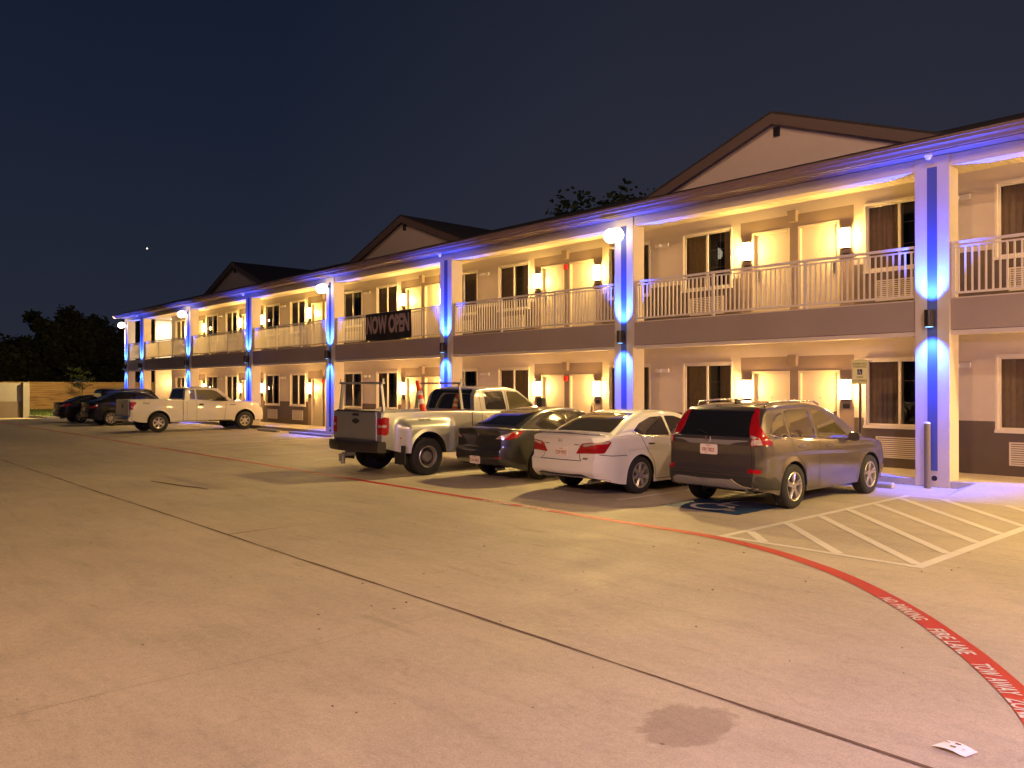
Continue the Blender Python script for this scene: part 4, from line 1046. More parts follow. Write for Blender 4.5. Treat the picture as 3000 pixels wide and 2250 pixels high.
    def mirror_(s, x, z, mat, size=1., yy=None):
        for sg in (-1, 1):
            y = (yy or s.sidey(x, s.belt(x))); mb = MB(); n = 10; a, b, c_ = .07 * size, .10 * size, .075 * size; vs = []; cx, cy, cz = x, sg * (y + .11 * size), z
            for i in range(n + 1):
                for j in range(16):
                    th = pi * i / n; ph = 2 * pi * j / 16
                    sx_, sy_, sz_ = cos(ph) * sin(th), cos(th), sin(ph) * sin(th); f = lambda t: abs(t)**.7 * (1 if t > 0 else -1)
                    vs.append((cx + a * f(sx_) if sx_ > -.2 else cx + a * -.3, cy + b * f(sy_), cz + c_ * f(sz_)))
            mb.add(vs, [(i * 16 + j, i * 16 + (j + 1) % 16, (i + 1) * 16 + (j + 1) % 16, (i + 1) * 16 + j) for i in range(n) for j in range(16)])
            mb.cyl((x + .02, sg * (y - .06), z - .05), (x + .02, sg * (y + .06), z - .03), .022)
            part('wing_mirror', mb, mat, s.root, smooth=60)
    def handle(s, x, z, mat='chrome'):
        for sg in (-1, 1):
            y = s.sidey(x, z); mb = MB(); n = 8; vs = []
            for i in range(n + 1):
                t = i / n; xx = x - .09 + .18 * t; yy = sg * (y + .008 + .028 * sin(pi * t)**.5); vs += [(xx, yy, z - .013), (xx, yy, z + .013), (xx, yy - sg * .012, z + .013), (xx, yy - sg * .012, z - .013)]
            mb.add(vs, [(4 * i + j, 4 * i + (j + 1) % 4, 4 * i + 4 + (j + 1) % 4, 4 * i + 4 + j) for i in range(n) for j in range(4)]); part('door_handle', mb, M[mat], s.root, smooth=40)

def vehicle(name, label, cat, X, Y): return empty(name, (X, Y, 0), R(90), label, cat)

# ---- grey SUV
def build_suv():
    root = vehicle('parked_suv', 'brownish grey SUV with tall red tail lights, parked nose-in by the accessible sign', 'suv', -7.30, 10.70)
    L = 4.55
    sp = dict(L=L, W=1.82, low=smooth_fn([(0, .345), (.35, .29), (.6, .24), (3.9, .24), (4.3, .28), (4.55, .36)]),
              belt=smooth_fn([(0, 1.10), (.5, 1.11), (1.2, 1.08), (2.8, 1.0), (3.3, .98), (4.0, .90), (4.4, .76), (4.55, .62)]),
              deck=smooth_fn([(0, 1.14), (2.8, 1.08), (3.3, 1.06), (4.0, .98), (4.4, .83), (4.55, .66)]),
              rear=[(.3, .10), (.38, .03), (.46, -.01), (.62, 0), (.66, .04), (.9, .05), (1.02, .03), (1.14, .05)], front=[(.3, .1), (.5, 0), (.8, .08)],
              arches=[(.98, .34, .40), (3.60, .34, .40)], gh=(.10, 3.45), rr=.5, ra=.14, tt=.045, crease=smooth_fn([(0, .80), (1.2, .86), (3, .80), (4.5, .7)]), tum=.26, ghin=.02,
              roof=smooth_fn([(.10, 1.10), (.14, 1.20), (.26, 1.42), (.36, 1.545), (.5, 1.60), (1.0, 1.645), (1.7, 1.65), (2.2, 1.61), (2.6, 1.50), (3.0, 1.30), (3.45, 1.02)]), ghx=[.11, .12, .13, .15, .17, .2, .23, .26, .29, .32, .34, .37, .4])
    c = Car(sp, root); c.body(M['p_grey']); c.cabin(M['p_grey']); c.bvh(); c.under()
    # lower black cladding
    c.decal('lower_cladding', [(0, .80, .35), (0, -.80, .35), (0, -.80, .56), (0, .80, .56)], M['plastic'], 0, .005, rnd=.3)
    c.decal('side_cladding', [(.03, -.79, .355), (.50, -.91, .32), (.54, -.91, .42), (.40, -.91, .53), (.1, -.84, .555), (.03, -.79, .555)], M['plastic'], 40, .004, mirror=True, rnd=.3)
    c.decal('skid_panel', [(0, .66, .36), (0, -.66, .36), (0, -.42, .49), (0, .60, .49), (0, .68, .44)], M['greyplastic'], 0, .016, rnd=.6, thick=.01)
    mbt = MB()
    q = c.rearpt(-.5, .47)
    c.decal('chrome_accent', [(0, -.40, .495), (0, -.43, .505), (0, -.60, .415), (0, -.78, .385), (0, -.78, .37), (0, -.59, .395)], M['chrome'], 0, .022, rnd=0, grid=.03)
    c.decal('tailgate_trim', [(0, .66, 1.085), (0, -.66, 1.085), (0, -.66, 1.07), (0, -.46, 1.05), (0, -.36, 1.015), (0, .36, 1.015), (0, .46, 1.05), (0, .66, 1.07)], M['greyplastic'], 0, .012, rnd=.5)
    c.decal('rear_window', [(0, .70, 1.13), (0, -.70, 1.13), (0, -.72, 1.25), (0, -.66, 1.52), (0, .66, 1.52), (0, .72, 1.25)], M['carglass'], 0, .005, grid=.04)
    # tall lamps: pillar strip and triangular cluster wrapping round the corner
    c.decal('tail_light', [(0, -.72, 1.00), (0, -1.10, 1.015), (0, -1.12, 1.045), (0, -1.0, 1.16), (0, -.90, 1.29), (0, -.885, 1.42), (0, -.93, 1.545), (0, -.84, 1.55), (0, -.76, 1.40), (0, -.72, 1.25)], M['redlens'], 35, .012, mirror=True, rnd=.6, grid=.03)
    c.decal('reversing_light', [(0, -.735, 1.015), (0, -.93, 1.02), (0, -.88, 1.12), (0, -.74, 1.16)], M['clearlens'], 35, .018, mirror=True, rnd=.5, grid=.03)
    c.decal('reflector', [(.02, -.66, .60), (.05, -.85, .59), (.05, -.85, .655), (.02, -.66, .665)], M['redlens'], 25, .010, mirror=True, rnd=1, grid=.03)
    c.plate(0, .93, 'FPJ·7825')
    # plain H emblem
    mb = MB(); x = c.rearpt(0, 1.09).x - .02
    for (a, b) in (((.04, 1.135), (.033, 1.05)), ((-.04, 1.135), (-.033, 1.05)), ((.035, 1.092), (-.035, 1.092))): mb.cyl((x, a[0], a[1]), (x, b[0], b[1]), .009, n=8)
    part('emblem', mb, M['chrome'], root, smooth=40)
    # side glass
    def SY(x, z): return -c.sidey(x, z)
    for nm, pts in (('quarter_window', [(.38, 1.18), (.62, 1.12), (.90, 1.10), (.88, 1.50), (.70, 1.46), (.50, 1.34)]), ('rear_door_window', [(.96, 1.10), (1.76, 1.07), (1.72, 1.525), (1.3, 1.535), (.95, 1.515)]), ('front_door_window', [(1.84, 1.07), (2.86, 1.02), (2.86, 1.07), (2.5, 1.34), (2.15, 1.49), (1.80, 1.52)])):
        c.decal(nm, [(x, -1, z) for x, z in pts], M['carglass2' if nm == 'front_door_window' else 'carglass'], 90, .004, mirror=True, rnd=1, grid=.05)
    c.decal('window_trim', [(.33, -1, 1.17), (.62, -1, 1.095), (1.8, -1, 1.045), (2.9, -1, .995), (2.9, -1, 1.015), (1.8, -1, 1.065), (.63, -1, 1.115), (.38, -1, 1.175)], M['chrome'], 90, .007, mirror=True, rnd=0)
    c.decal('windscreen', [(4, .66, 1.12), (4, -.66, 1.12), (4, -.55, 1.52), (4, .55, 1.52)], M['carglass'], 180, .004, rnd=1)
    c.seam('door_seam', [(.92, -1, 1.08), (.95, -1, .95), (1.28, -1, .66), (1.42, -1, .40), (1.44, -1, .29), (1.80, -1, .28)], 90); c.seam('door_seam', [(1.80, -1, 1.05), (1.80, -1, .28)], 90)
    c.seam('tailgate_seam', [(0, -.70, 1.0), (0, -.72, .75), (0, -.68, .58), (0, .68, .58), (0, .72, .75), (0, .70, 1.0)], 0, mirror=False)
    c.handle(1.22, .96); c.handle(2.12, .93); c.mirror_(2.80, 1.05, M['p_grey'])
    for cx, wb in ((.98, 0), (3.60, 0)):
        for sg in (-1, 1): wheel(root, cx, sg * .90, .345, .225, .225, 'vee', spokes=5)
    for sg in (-1, 1):
        mb = MB(); pts = [(.55, .62, 1.585), (.62, .64, 1.645), (1.2, .66, 1.675), (2.0, .655, 1.655), (2.2, .64, 1.60)]
        for a, b in zip(pts, pts[1:]): mb.cyl((a[0], sg * a[1], a[2]), (b[0], sg * b[1], b[2]), .016, n=10)
        part('roof_rail', mb, M['chrome'], root, smooth=60)
    mb = MB(); mb.add([(.72, -.02, 1.62), (.92, -.012, 1.64), (.92, .012, 1.64), (.72, .02, 1.62), (.73, 0, 1.71)], [(0, 1, 4), (1, 2, 4), (2, 3, 4), (3, 0, 4)]); part('roof_antenna', mb, M['plastic'], root)
    mb = MB(); mb.cyl((.25, -.5, .29), (.5, -.5, .32), .035); part('exhaust_pipe', mb, M['steel'], root)
    mb = MB(); mb.box(.22, .30, -.02, .02, 1.585, 1.6); mb.cyl((.03, .05, 1.16), (.10, .28, 1.22), .008); part('rear_wiper', mb, M['plastic'], root)
    return c
build_suv()

def sedan_common(c, root, belt_pts, glasstop):
    pass
# ---- white sedan
def build_white():
    root = vehicle('parked_sedan', 'pearl white sedan with a boot-lid spoiler parked beside the grey SUV', 'sedan', -10.03, 10.20); L = 4.86
    sp = dict(L=L, W=1.85, low=smooth_fn([(0, .33), (.4, .24), (.8, .19), (4.1, .18), (4.6, .22), (4.86, .3)]),
              belt=smooth_fn([(0, .99), (.4, 1.0), (1.2, 1.0), (2.9, .93), (3.6, .88), (4.3, .78), (4.7, .68), (4.86, .58)]),
              deck=smooth_fn([(0, 1.05), (.12, 1.075), (.5, 1.06), (2.9, 1.0), (3.6, .97), (4.3, .87), (4.7, .75), (4.86, .62)]),
              rear=[(.25, .16), (.34, .06), (.42, 0), (.62, 0), (.66, .05), (.86, .055), (.98, .03), (1.06, -.01)], front=[(.3, .1), (.5, 0), (.7, .1)],
              arches=[(1.10, .325, .375), (3.875, .325, .375)], gh=(.42, 3.72), rr=.55, ra=.17, tt=.07, crease=smooth_fn([(0, .74), (1.2, .80), (3, .76), (4.8, .6)]), tum=.42, ghin=.015,
              roof=smooth_fn([(.42, 1.02), (.50, 1.075), (.75, 1.20), (1.05, 1.335), (1.35, 1.415), (1.7, 1.455), (2.1, 1.465), (2.5, 1.435), (2.9, 1.32), (3.3, 1.14), (3.72, .93)]))
    c = Car(sp, root); c.body(M['p_white']); c.cabin(M['p_white']); c.bvh(); c.under()
    c.decal('lower_valance', [(0, .86, .27), (0, -.86, .27), (0, -.83, .31), (0, -.60, .35), (0, -.50, .39), (0, .50, .39), (0, .60, .35), (0, .83, .31)], M['plastic'], 0, .005, rnd=1, grid=.03)
    c.decal('rear_window', [(0, .66, 1.09), (0, -.66, 1.09), (0, -.53, 1.405), (0, .53, 1.405)], M['carglass2'], 0, .005, grid=.025)
    c.decal('tail_light', [(0, -.36, .74), (0, -.50, .92), (0, -.71, .945), (0, -1.14, .965), (0, -1.20, .94), (0, -1.03, .76)], M['redlens'], 44, .009, mirror=True, rnd=.5, grid=.03)
    c.decal('tail_light_strip', [(0, -.52, .90), (0, -.72, .935), (0, -1.12, .955), (0, -1.16, .94), (0, -1.10, .915), (0, -.75, .90), (0, -.56, .865)], M['clearlens'], 44, .014, mirror=True, rnd=.3, grid=.02)
    c.plate(0, .755, 'CDP·9927', off=.010)
    c.seam('boot_seam', [(0, -.44, .90), (0, -.42, .74), (0, -.44, .66), (0, -.50, .62), (0, .50, .62), (0, .44, .66), (0, .42, .74), (0, .44, .90)], 0, mirror=False)
    c.seam('bumper_seam', [(.08, -.84, .735), (.3, -.92, .71), (.68, -.95, .70)], 50)
    c.decal('boot_trim', [(0, .40, .888), (0, -.40, .888), (0, -.40, .902), (0, .40, .902)], M['plastic'], 0, .006, rnd=0)
    mb = MB(); x = c.rearpt(0, .96).x - .008
    for (a, b) in (((.035, .99), (.028, .925)), ((-.035, .99), (-.028, .925)), ((.03, .957), (-.03, .957))): mb.cyl((x, a[0], a[1]), (x, b[0], b[1]), .006, n=8)
    part('emblem', mb, M['chrome'], root)
    # spoiler lip
    mb = MB(); n = 16; vs = []
    for i in range(n + 1):
        u = -1 + 2 * i / n; y = .74 * u; x0 = .03 + .16 * u**4; top = 1.125 - .03 * u * u
        vs += [(x0 - .02, y, top), (x0 + .13, y, top - .01), (x0 + .17, y, top - .055), (x0 + .02, y, top - .03)]
    mb.add(vs, [(4 * i + j, 4 * i + (j + 1) % 4, 4 * i + 4 + (j + 1) % 4, 4 * i + 4 + j) for i in range(n) for j in range(4)] + [(3, 2, 1, 0), (4 * n, 4 * n + 1, 4 * n + 2, 4 * n + 3)]); part('spoiler', mb, M['p_white'], root, smooth=40)
    c.rtext('badge', 'SPORT', -.56, .66, .035, M['darkink'], .006); 
    for nm, pts in (('rear_door_window', [(1.02, 1.11), (1.22, 1.035), (2.02, 1.005), (1.98, 1.35), (1.62, 1.34), (1.25, 1.24)]), ('front_door_window', [(2.08, 1.0), (3.1, .965), (2.92, 1.10), (2.62, 1.27), (2.35, 1.345), (2.05, 1.355)])):
        c.decal(nm, [(x, -1, z) for x, z in pts], M['carglass'], 90, .004, mirror=True, rnd=1)
    c.decal('window_trim', [(.96, -1, 1.10), (1.22, -1, 1.01), (2.05, -1, .98), (3.15, -1, .94), (3.15, -1, .96), (2.05, -1, 1.0), (1.22, -1, 1.03), (1.0, -1, 1.11)], M['chrome'], 90, .007, mirror=True, rnd=0)
    c.decal('windscreen', [(4, .66, 1.02), (4, -.66, 1.02), (4, -.52, 1.38), (4, .52, 1.38)], M['carglass'], 180, .004, rnd=1)
    c.seam('door_seam', [(1.15, -1, 1.0), (1.25, -1, .84), (1.48, -1, .55), (1.55, -1, .24), (2.05, -1, .23)], 90); c.seam('door_seam', [(2.05, -1, .98), (2.05, -1, .23)], 90); c.seam('door_seam', [(2.05, -1, .23), (3.1, -1, .23), (3.2, -1, .6), (3.12, -1, .95)], 90)
    c.handle(1.42, .88); c.handle(2.35, .86); c.mirror_(2.95, 1.0, M['p_white'])
    for cx in (1.10, 3.875):
        for sg in (-1, 1): wheel(root, cx, sg * .905, .33, .225, .215, 'double', spokes=7)
    mb = MB(); mb.cyl((.10, -.58, .26), (.35, -.58, .27), .04); part('exhaust_pipe', mb, M['steel'], root)
build_white()
# ---- charcoal sedan
def build_dark(name, label, X, Y, paintm, zs=1., hasplate=True, lens=True):
    root = vehicle('parked_sedan', label, 'sedan', X, Y); L = 4.58
    sp = dict(L=L, W=1.755, low=smooth_fn([(0, .34), (.4, .25), (.8, .19), (3.9, .18), (4.3, .22), (4.58, .3)]),
              belt=smooth_fn([(0, 1.0), (.4, 1.01), (1.1, .99), (2.7, .90), (3.4, .86), (4.1, .76), (4.45, .64), (4.58, .54)]),
              deck=smooth_fn([(0, 1.06), (.1, 1.085), (.5, 1.07), (2.7, .98), (3.4, .94), (4.1, .84), (4.45, .7), (4.58, .58)]),
              rear=[(.25, .14), (.34, .05), (.45, -.01), (.62, 0), (.68, .05), (.95, .06), (1.03, .02), (1.08, -.01)], front=[(.3, .1), (.5, 0), (.7, .1)],
              arches=[(1.0, .32, .37), (3.64, .32, .37)], gh=(.36, 3.55), rr=.6, ra=.2, tt=.07, crease=smooth_fn([(0, .82), (1.2, .86), (3, .78), (4.5, .65)]), tum=.42, ghin=.015,
              roof=smooth_fn([(.36, 1.03), (.44, 1.085), (.7, 1.21), (1.0, 1.34), (1.3, 1.42), (1.6, 1.455), (1.95, 1.465), (2.35, 1.43), (2.75, 1.30), (3.15, 1.12), (3.55, .90)]))
    c = Car(sp, root); c.body(paintm); c.cabin(paintm); c.bvh(); c.under()
    c.decal('lower_valance', [(0, .80, .28), (0, -.80, .28), (0, -.72, .36), (0, .72, .36)], M['plastic'], 0, .005, rnd=1)
    c.decal('rear_window', [(0, .62, 1.11), (0, -.62, 1.11), (0, -.50, 1.41), (0, .50, 1.41)], M['carglass'], 0, .005, grid=.025)
    c.decal('tail_light', [(0, -.57, .85), (0, -.70, .92), (0, -1.04, .985), (0, -1.43, 1.02), (0, -1.45, .99), (0, -1.22, .87), (0, -.90, .84)], M['redlens'], 50, .010, mirror=True, rnd=.5, grid=.03)
    c.decal('tail_light_clear', [(0, -.58, .855), (0, -.70, .915), (0, -1.0, .975), (0, -1.10, .985), (0, -.94, .90), (0, -.80, .85)], M['clearlens'], 50, .016, mirror=True, rnd=.3, grid=.02)
    c.decal('reflector', [(.02, -.55, .485), (.05, -.70, .48), (.05, -.70, .505), (.02, -.55, .51)], M['redlens'], 20, .008, mirror=True, rnd=1, grid=.02)
    c.plate(0, .42 if X > -20 else .5, 'CVN·4826')
    mb = MB(); x = c.rearpt(0, .93).x - .01
    mb.lathe([(.05, 0), (.056, .004), (.056, .008), (.044, .008), (.044, 0), (.05, 0)], (x, 0, .93), 'x', 24)
    for sg in (-1, 1): mb.cyl((x, sg * .045, .95), (x, 0, .915), .006, n=6)
    part('emblem', mb, M['chrome'], root)
    c.seam('boot_seam', [(0, -.55, 1.0), (0, -.50, .84), (0, -.46, .66), (0, .46, .66), (0, .50, .84), (0, .55, 1.0)], 0, mirror=False)
    for nm, pts in (('rear_door_window', [(.92, 1.13), (1.12, 1.035), (1.86, .985), (1.82, 1.36), (1.5, 1.35), (1.15, 1.25)]), ('front_door_window', [(1.92, .98), (2.9, .93), (2.75, 1.08), (2.45, 1.26), (2.18, 1.35), (1.89, 1.365)])):
        c.decal(nm, [(x, -1, z) for x, z in pts], M['carglass'], 90, .004, mirror=True, rnd=1)
    c.decal('windscreen', [(4, .62, 1.0), (4, -.62, 1.0), (4, -.5, 1.38), (4, .5, 1.38)], M['carglass'], 180, .004, rnd=1)
    c.seam('door_seam', [(1.05, -1, 1.0), (1.15, -1, .84), (1.37, -1, .55), (1.44, -1, .24), (1.9, -1, .23)], 90); c.seam('door_seam', [(1.9, -1, .97), (1.9, -1, .23)], 90); c.seam('door_seam', [(1.9, -1, .23), (2.9, -1, .23), (2.98, -1, .6), (2.92, -1, .9)], 90)
    c.handle(1.3, .9, 'rimdk' if X > -20 else 'chrome'); c.handle(2.15, .87, 'rimdk' if X > -20 else 'chrome'); c.mirror_(2.75, .98, paintm)
    for cx in (1.0, 3.64):
        for sg in (-1, 1): wheel(root, cx, sg * .865, .32, .22, .205, 'double', spokes=5)
    mb = MB(); mb.cyl((.08, -.5, .25), (.3, -.5, .26), .035); part('exhaust_pipe', mb, M['steel'], root)
    return root
build_dark('parked_sedan', 'charcoal sedan parked between the silver pickup and the white sedan', -12.72, 10.5, M['p_char'])
build_dark('parked_sedan', 'black sedan farthest left, parked in front of the wooden fence', -48.0, 10.75, M['p_black'])

# ---- black crossover
def build_cross():
    root = vehicle('parked_crossover', 'black crossover with sloping tail parked just left of the white pickup', 'suv', -43.6, 11.0); L = 4.75
    sp = dict(L=L, W=1.88, low=smooth_fn([(0, .42), (.4, .30), (.8, .24), (4.1, .24), (4.75, .35)]),
              belt=smooth_fn([(0, 1.08), (.5, 1.14), (1.2, 1.14), (2.9, 1.05), (3.5, 1.0), (4.3, .88), (4.75, .62)]), deck=smooth_fn([(0, 1.12), (.5, 1.18), (2.9, 1.12), (3.5, 1.08), (4.3, .95), (4.75, .66)]),
              rear=[(.3, .12), (.45, 0), (.65, 0), (.7, .05), (1.1, .06)], front=[(.3, .1), (.5, 0), (.8, .1)],
              arches=[(1.0, .35, .41), (3.8, .35, .41)], gh=(.22, 3.65), rr=.6, ra=.2, tt=.05, tum=.36, ghin=.02,
              roof=smooth_fn([(.22, 1.10), (.30, 1.17), (.7, 1.33), (1.1, 1.50), (1.5, 1.63), (1.9, 1.69), (2.4, 1.70), (2.8, 1.60), (3.2, 1.36), (3.65, 1.05)]))
    c = Car(sp, root); c.body(M['p_black']); c.cabin(M['p_black']); c.bvh(); c.under()
    c.decal('rear_window', [(0, .66, 1.2), (0, -.66, 1.2), (0, -.54, 1.60), (0, .54, 1.60)], M['carglass'], 0, .005, grid=.03)
    c.decal('tail_light', [(.0, -.5, .92), (.1, -.8, .97), (.35, -.92, 1.02), (.35, -.92, .93), (.1, -.85, .85), (0, -.5, .86)], M['redlens'], 35, .010, mirror=True, rnd=1, grid=.03)
    for nm, pts in (('quarter_window', [(.80, 1.25), (1.15, 1.20), (1.12, 1.45), (1.0, 1.40)]), ('rear_door_window', [(1.22, 1.18), (2.0, 1.14), (1.96, 1.56), (1.6, 1.55), (1.2, 1.47)]), ('front_door_window', [(2.06, 1.14), (3.05, 1.08), (2.95, 1.2), (2.6, 1.45), (2.3, 1.56), (2.02, 1.57)])):
        c.decal(nm, [(x, -1, z) for x, z in pts], M['carglass'], 90, .004, mirror=True, rnd=1)
    c.decal('windscreen', [(4, .66, 1.15), (4, -.66, 1.15), (4, -.55, 1.58), (4, .55, 1.58)], M['carglass'], 180, .004, rnd=1)
    c.plate(0, .8, 'GSK·2190'); c.handle(1.5, 1.0); c.handle(2.4, .98); c.mirror_(2.9, 1.12, M['p_black'])
    for cx in (1.0, 3.8):
        for sg in (-1, 1): wheel(root, cx, sg * .93, .36, .25, .23, 'single', spokes=9)
build_cross()
# ---- boxy black SUV
def build_boxy():
    root = vehicle('parked_suv', 'boxy black SUV half hidden between the black sedan and black crossover', 'suv', -46.0, 12.2); L = 4.2
    sp = dict(L=L, W=1.86, low=lambda x: .42, belt=smooth_fn([(0, 1.2), (2.9, 1.18), (3.6, 1.14), (4.2, 1.05)]), deck=smooth_fn([(0, 1.24), (2.9, 1.24), (4.2, 1.1)]),
              rear=[(.4, 0), (.7, .04), (1.2, .04)], front=[(.4, 0), (1.1, .05)], arches=[(.85, .40, .46), (3.35, .40, .46)], gh=(.05, 3.0), rr=.2, ra=.08, tt=.03, tum=.14, ghin=.03,
              roof=smooth_fn([(.05, 1.2), (.07, 1.6), (.14, 1.76), (.3, 1.80), (2.2, 1.81), (2.5, 1.76), (2.75, 1.5), (3.0, 1.2)]), ghx=[.055, .06, .065, .08, .1, .12])
    c = Car(sp, root); c.body(M['p_black']); c.cabin(M['p_black']); c.bvh(); c.under()
    c.decal('rear_window', [(0, .70, 1.25), (0, -.70, 1.25), (0, -.64, 1.68), (0, .64, 1.68)], M['carglass2'], 0, .008)
    for nm, pts in (('quarter_window', [(.2, 1.26), (.95, 1.26), (.95, 1.68), (.2, 1.68)]), ('rear_door_window', [(1.05, 1.26), (1.7, 1.25), (1.7, 1.68), (1.05, 1.68)]), ('front_door_window', [(1.8, 1.25), (2.6, 1.24), (2.4, 1.66), (1.8, 1.68)])):
        c.decal(nm, [(x, -1, z) for x, z in pts], M['carglass'], 90, .004, mirror=True, rnd=1)
    c.decal('tail_light', [(.05, -.78, .95), (.05, -.90, .95), (.05, -.9, 1.12), (.05, -.78, 1.12)], M['redlens'], 20, .01, mirror=True, rnd=0)
    c.mirror_(2.5, 1.3, M['p_black'])
    mb = MB(); mb.lathe([(.2, .0), (.36, 0), (.38, -.03), (.38, -.18), (.34, -.2), (.001, -.2)], (-.02, 0, .98), 'x', 32); part('spare_wheel', mb, M['tyre'], root, smooth=40)
    for cx in (.85, 3.35):
        for sg in (-1, 1): wheel(root, cx, sg * .93, .40, .22, .25, 'single', spokes=5)
build_boxy()

# ---- pickups
def tailgate(root, c, y, z0, z1, mat, x=-.012):
    mb = MB(); mb.box(x, x + .07, -y, y, z0, z1); tg = part('tailgate', mb, mat, root, bevel=.02)
    return tg
def tub_bumper(root, x, z0, z1, w_, mat, plate=True):
    mb = MB(); n = 14; vs = []
    for i in range(n + 1):
        u = -1 + 2 * i / n; xx = x + .16 * abs(u)**4; y = -w_ * u
        vs += [(xx, y, z0 + .02), (xx - .015, y, (z0 + z1) / 2), (xx, y, z1 - .02), (xx + .04, y, z1), (xx + .2, y, z1), (xx + .2, y, z0), (xx + .03, y, z0)]
    mb.add(vs, [(7 * i + j, 7 * i + (j + 1) % 7, 7 * i + 7 + (j + 1) % 7, 7 * i + 7 + j) for i in range(n) for j in range(7)] + [tuple(range(7)), tuple(7 * n + j for j in reversed(range(7)))])
    return part('rear_bumper', mb, mat, root, smooth=40)
def build_silver():
    root = vehicle('parked_pickup', 'silver dual-rear-wheel crew-cab pickup with a bed rack, parked left of the charcoal sedan', 'pickup truck', -15.30, 9.25); L = 6.3
    sp = dict(L=L, W=2.03, low=smooth_fn([(0, .62), (.3, .55), (.5, .50), (2.3, .46), (2.6, .42), (5.6, .42), (6.3, .45)]), belt=smooth_fn([(0, 1.36), (2.4, 1.33), (2.6, 1.30), (4.2, 1.27), (4.6, 1.30), (5.6, 1.25), (6.1, 1.16), (6.3, 1.0)]),
              deck=smooth_fn([(0, 1.38), (4.4, 1.36), (5.6, 1.36), (6.1, 1.26), (6.3, 1.06)]), rear=[(.4, 0), (1.4, 0)], front=[(.4, .02), (.7, 0), (1.2, .06)],
              arches=[(1.05, .48, .46), (5.31, .46, .46)], gh=(2.50, 4.75), rr=.12, ra=.02, fr=.5, fa=.1, tt=.03, st=.02, rbulge=.0, tum=.20, ghin=.02, floor=.42, bed=(.03, 2.36, .92),
              bulges=[(.28, 1.92, .20, 1.02, 1.24, .34)], crease=None,
              roof=smooth_fn([(2.50, 1.30), (2.52, 1.5), (2.58, 1.78), (2.68, 1.87), (3.0, 1.91), (3.5, 1.92), (3.9, 1.88), (4.2, 1.70), (4.5, 1.46), (4.75, 1.28)]), ghx=[2.505, 2.51, 2.515, 2.53, 2.55])
    c = Car(sp, root); c.body(M['p_silver']); c.cabin(M['p_silver']); c.bvh(); c.under()
    tg = tailgate(root, c, .80, .76, 1.365, M['p_silver'], -.025)
    mb = MB(); mb.box(-.03, .06, -.80, .80, 1.366, 1.39); o = mb.build('cap_rail', M['plastic'], None); o.parent = tg
    mb = MB(); mb.box(-.032, -.024, -.14, .14, 1.13, 1.19); mb.box(-.034, -.024, -.07, .07, 1.105, 1.215); o = mb.build('emblem', M['plastic'], None); o.parent = tg
    mb = MB(); mb.box(-.03, -.02, -.13, .13, 1.27, 1.325); o = mb.build('handle', M['plastic'], None); o.parent = tg
    bb = tub_bumper(root, -.26, .52, .75, 1.0, M['blackmetal']); 
    mb = MB(); mb.box(-.275, -.266, -.3, .3, .55, .70); o = mb.build('step_pad', M['plastic'], None); o.parent = bb
    mb = MB(); mb.box(-.34, -.05, -.04, .04, .42, .50); mb.cyl((-.34, .12, .30), (-.34, .12, .46), .03); mb.box(-.36, -.30, -.03, .14, .42, .46); mb.cyl((-.35, -.02, .26), (-.35, -.02, .44), .045, .05, n=12); part('tow_hitch', mb, M['steel'], root)
    c.decal('tail_light', [(.0, -.83, .89), (.0, -.83, 1.24), (.06, -1.02, 1.26), (.12, -1.03, 1.24), (.11, -1.03, .92), (.06, -1.03, .88)], M['redlens'], 30, .012, mirror=True, rnd=1, grid=.03)
    c.decal('tail_light_clear', [(.0, -.87, 1.04), (.0, -.87, 1.10), (.10, -1.01, 1.10), (.10, -1.01, 1.04)], M['clearlens'], 30, .018, mirror=True, rnd=1, grid=.03)
    c.decal('rear_window', [(2, .82, 1.38), (2, -.82, 1.38), (2, -.74, 1.83), (2, .74, 1.83)], M['carglass'], 0, .006)
    for nm, pts in (('rear_door_window', [(2.86, 1.37), (3.50, 1.35), (3.46, 1.79), (2.88, 1.78)]), ('front_door_window', [(3.60, 1.35), (4.45, 1.35), (4.42, 1.40), (4.15, 1.62), (3.92, 1.77), (3.58, 1.79)])):
        c.decal(nm, [(x, -1, z) for x, z in pts], M['carglass' if 'rear' in nm else 'carglass2'], 90, .004, mirror=True, rnd=1)
    c.decal('windscreen', [(9, .80, 1.38), (9, -.80, 1.38), (9, -.66, 1.80), (9, .66, 1.80)], M['carglass'], 180, .004, rnd=1)
    c.seam('door_seam', [(2.72, -1, 1.72), (2.72, -1, .9), (2.74, -1, .48), (3.54, -1, .46), (3.54, -1, 1.8)], 90); c.seam('door_seam', [(3.54, -1, .46), (4.5, -1, .46), (4.56, -1, 1.25)], 90); c.seam('cab_gap', [(2.42, -1, 1.33), (2.42, -1, .50)], 90, wd=.025)
    c.handle(2.95, 1.16); c.handle(3.75, 1.16)
    for sg in (-1, 1):
        mb = MB(); mb.box(4.42, 4.56, sg * 1.10 - .1, sg * 1.10 + .1, 1.36, 1.62); mb.cyl((4.5, sg * .95, 1.42), (4.5, sg * 1.05, 1.44), .03); part('wing_mirror', mb, M['plastic'], root, bevel=.03)
        for yo, st in ((1.19, 'steel'), (.93, 'steel')):
            wheel(root, 1.05, sg * yo, .40, .23, .225, st, ('rim', 'rimdk'), hubz=.40)
        wheel(root, 5.31, sg * 1.02, .40, .23, .245, 'steel', ('rim', 'rimdk'), hubz=.40)
        mb = MB(); mb.box(.42, .45, sg * 1.02 - .19, sg * 1.02 + .19, .26, .66); part('mud_flap', mb, M['plastic'], root, bevel=.008)
        mb = MB(); q = c.sidey(.42, .9); mb.box(.40, .45, sg * (q + .0) - .004, sg * (q + .0) + .012 * 1, .80, .83); part('marker_light', mb, M['redlens'], root)
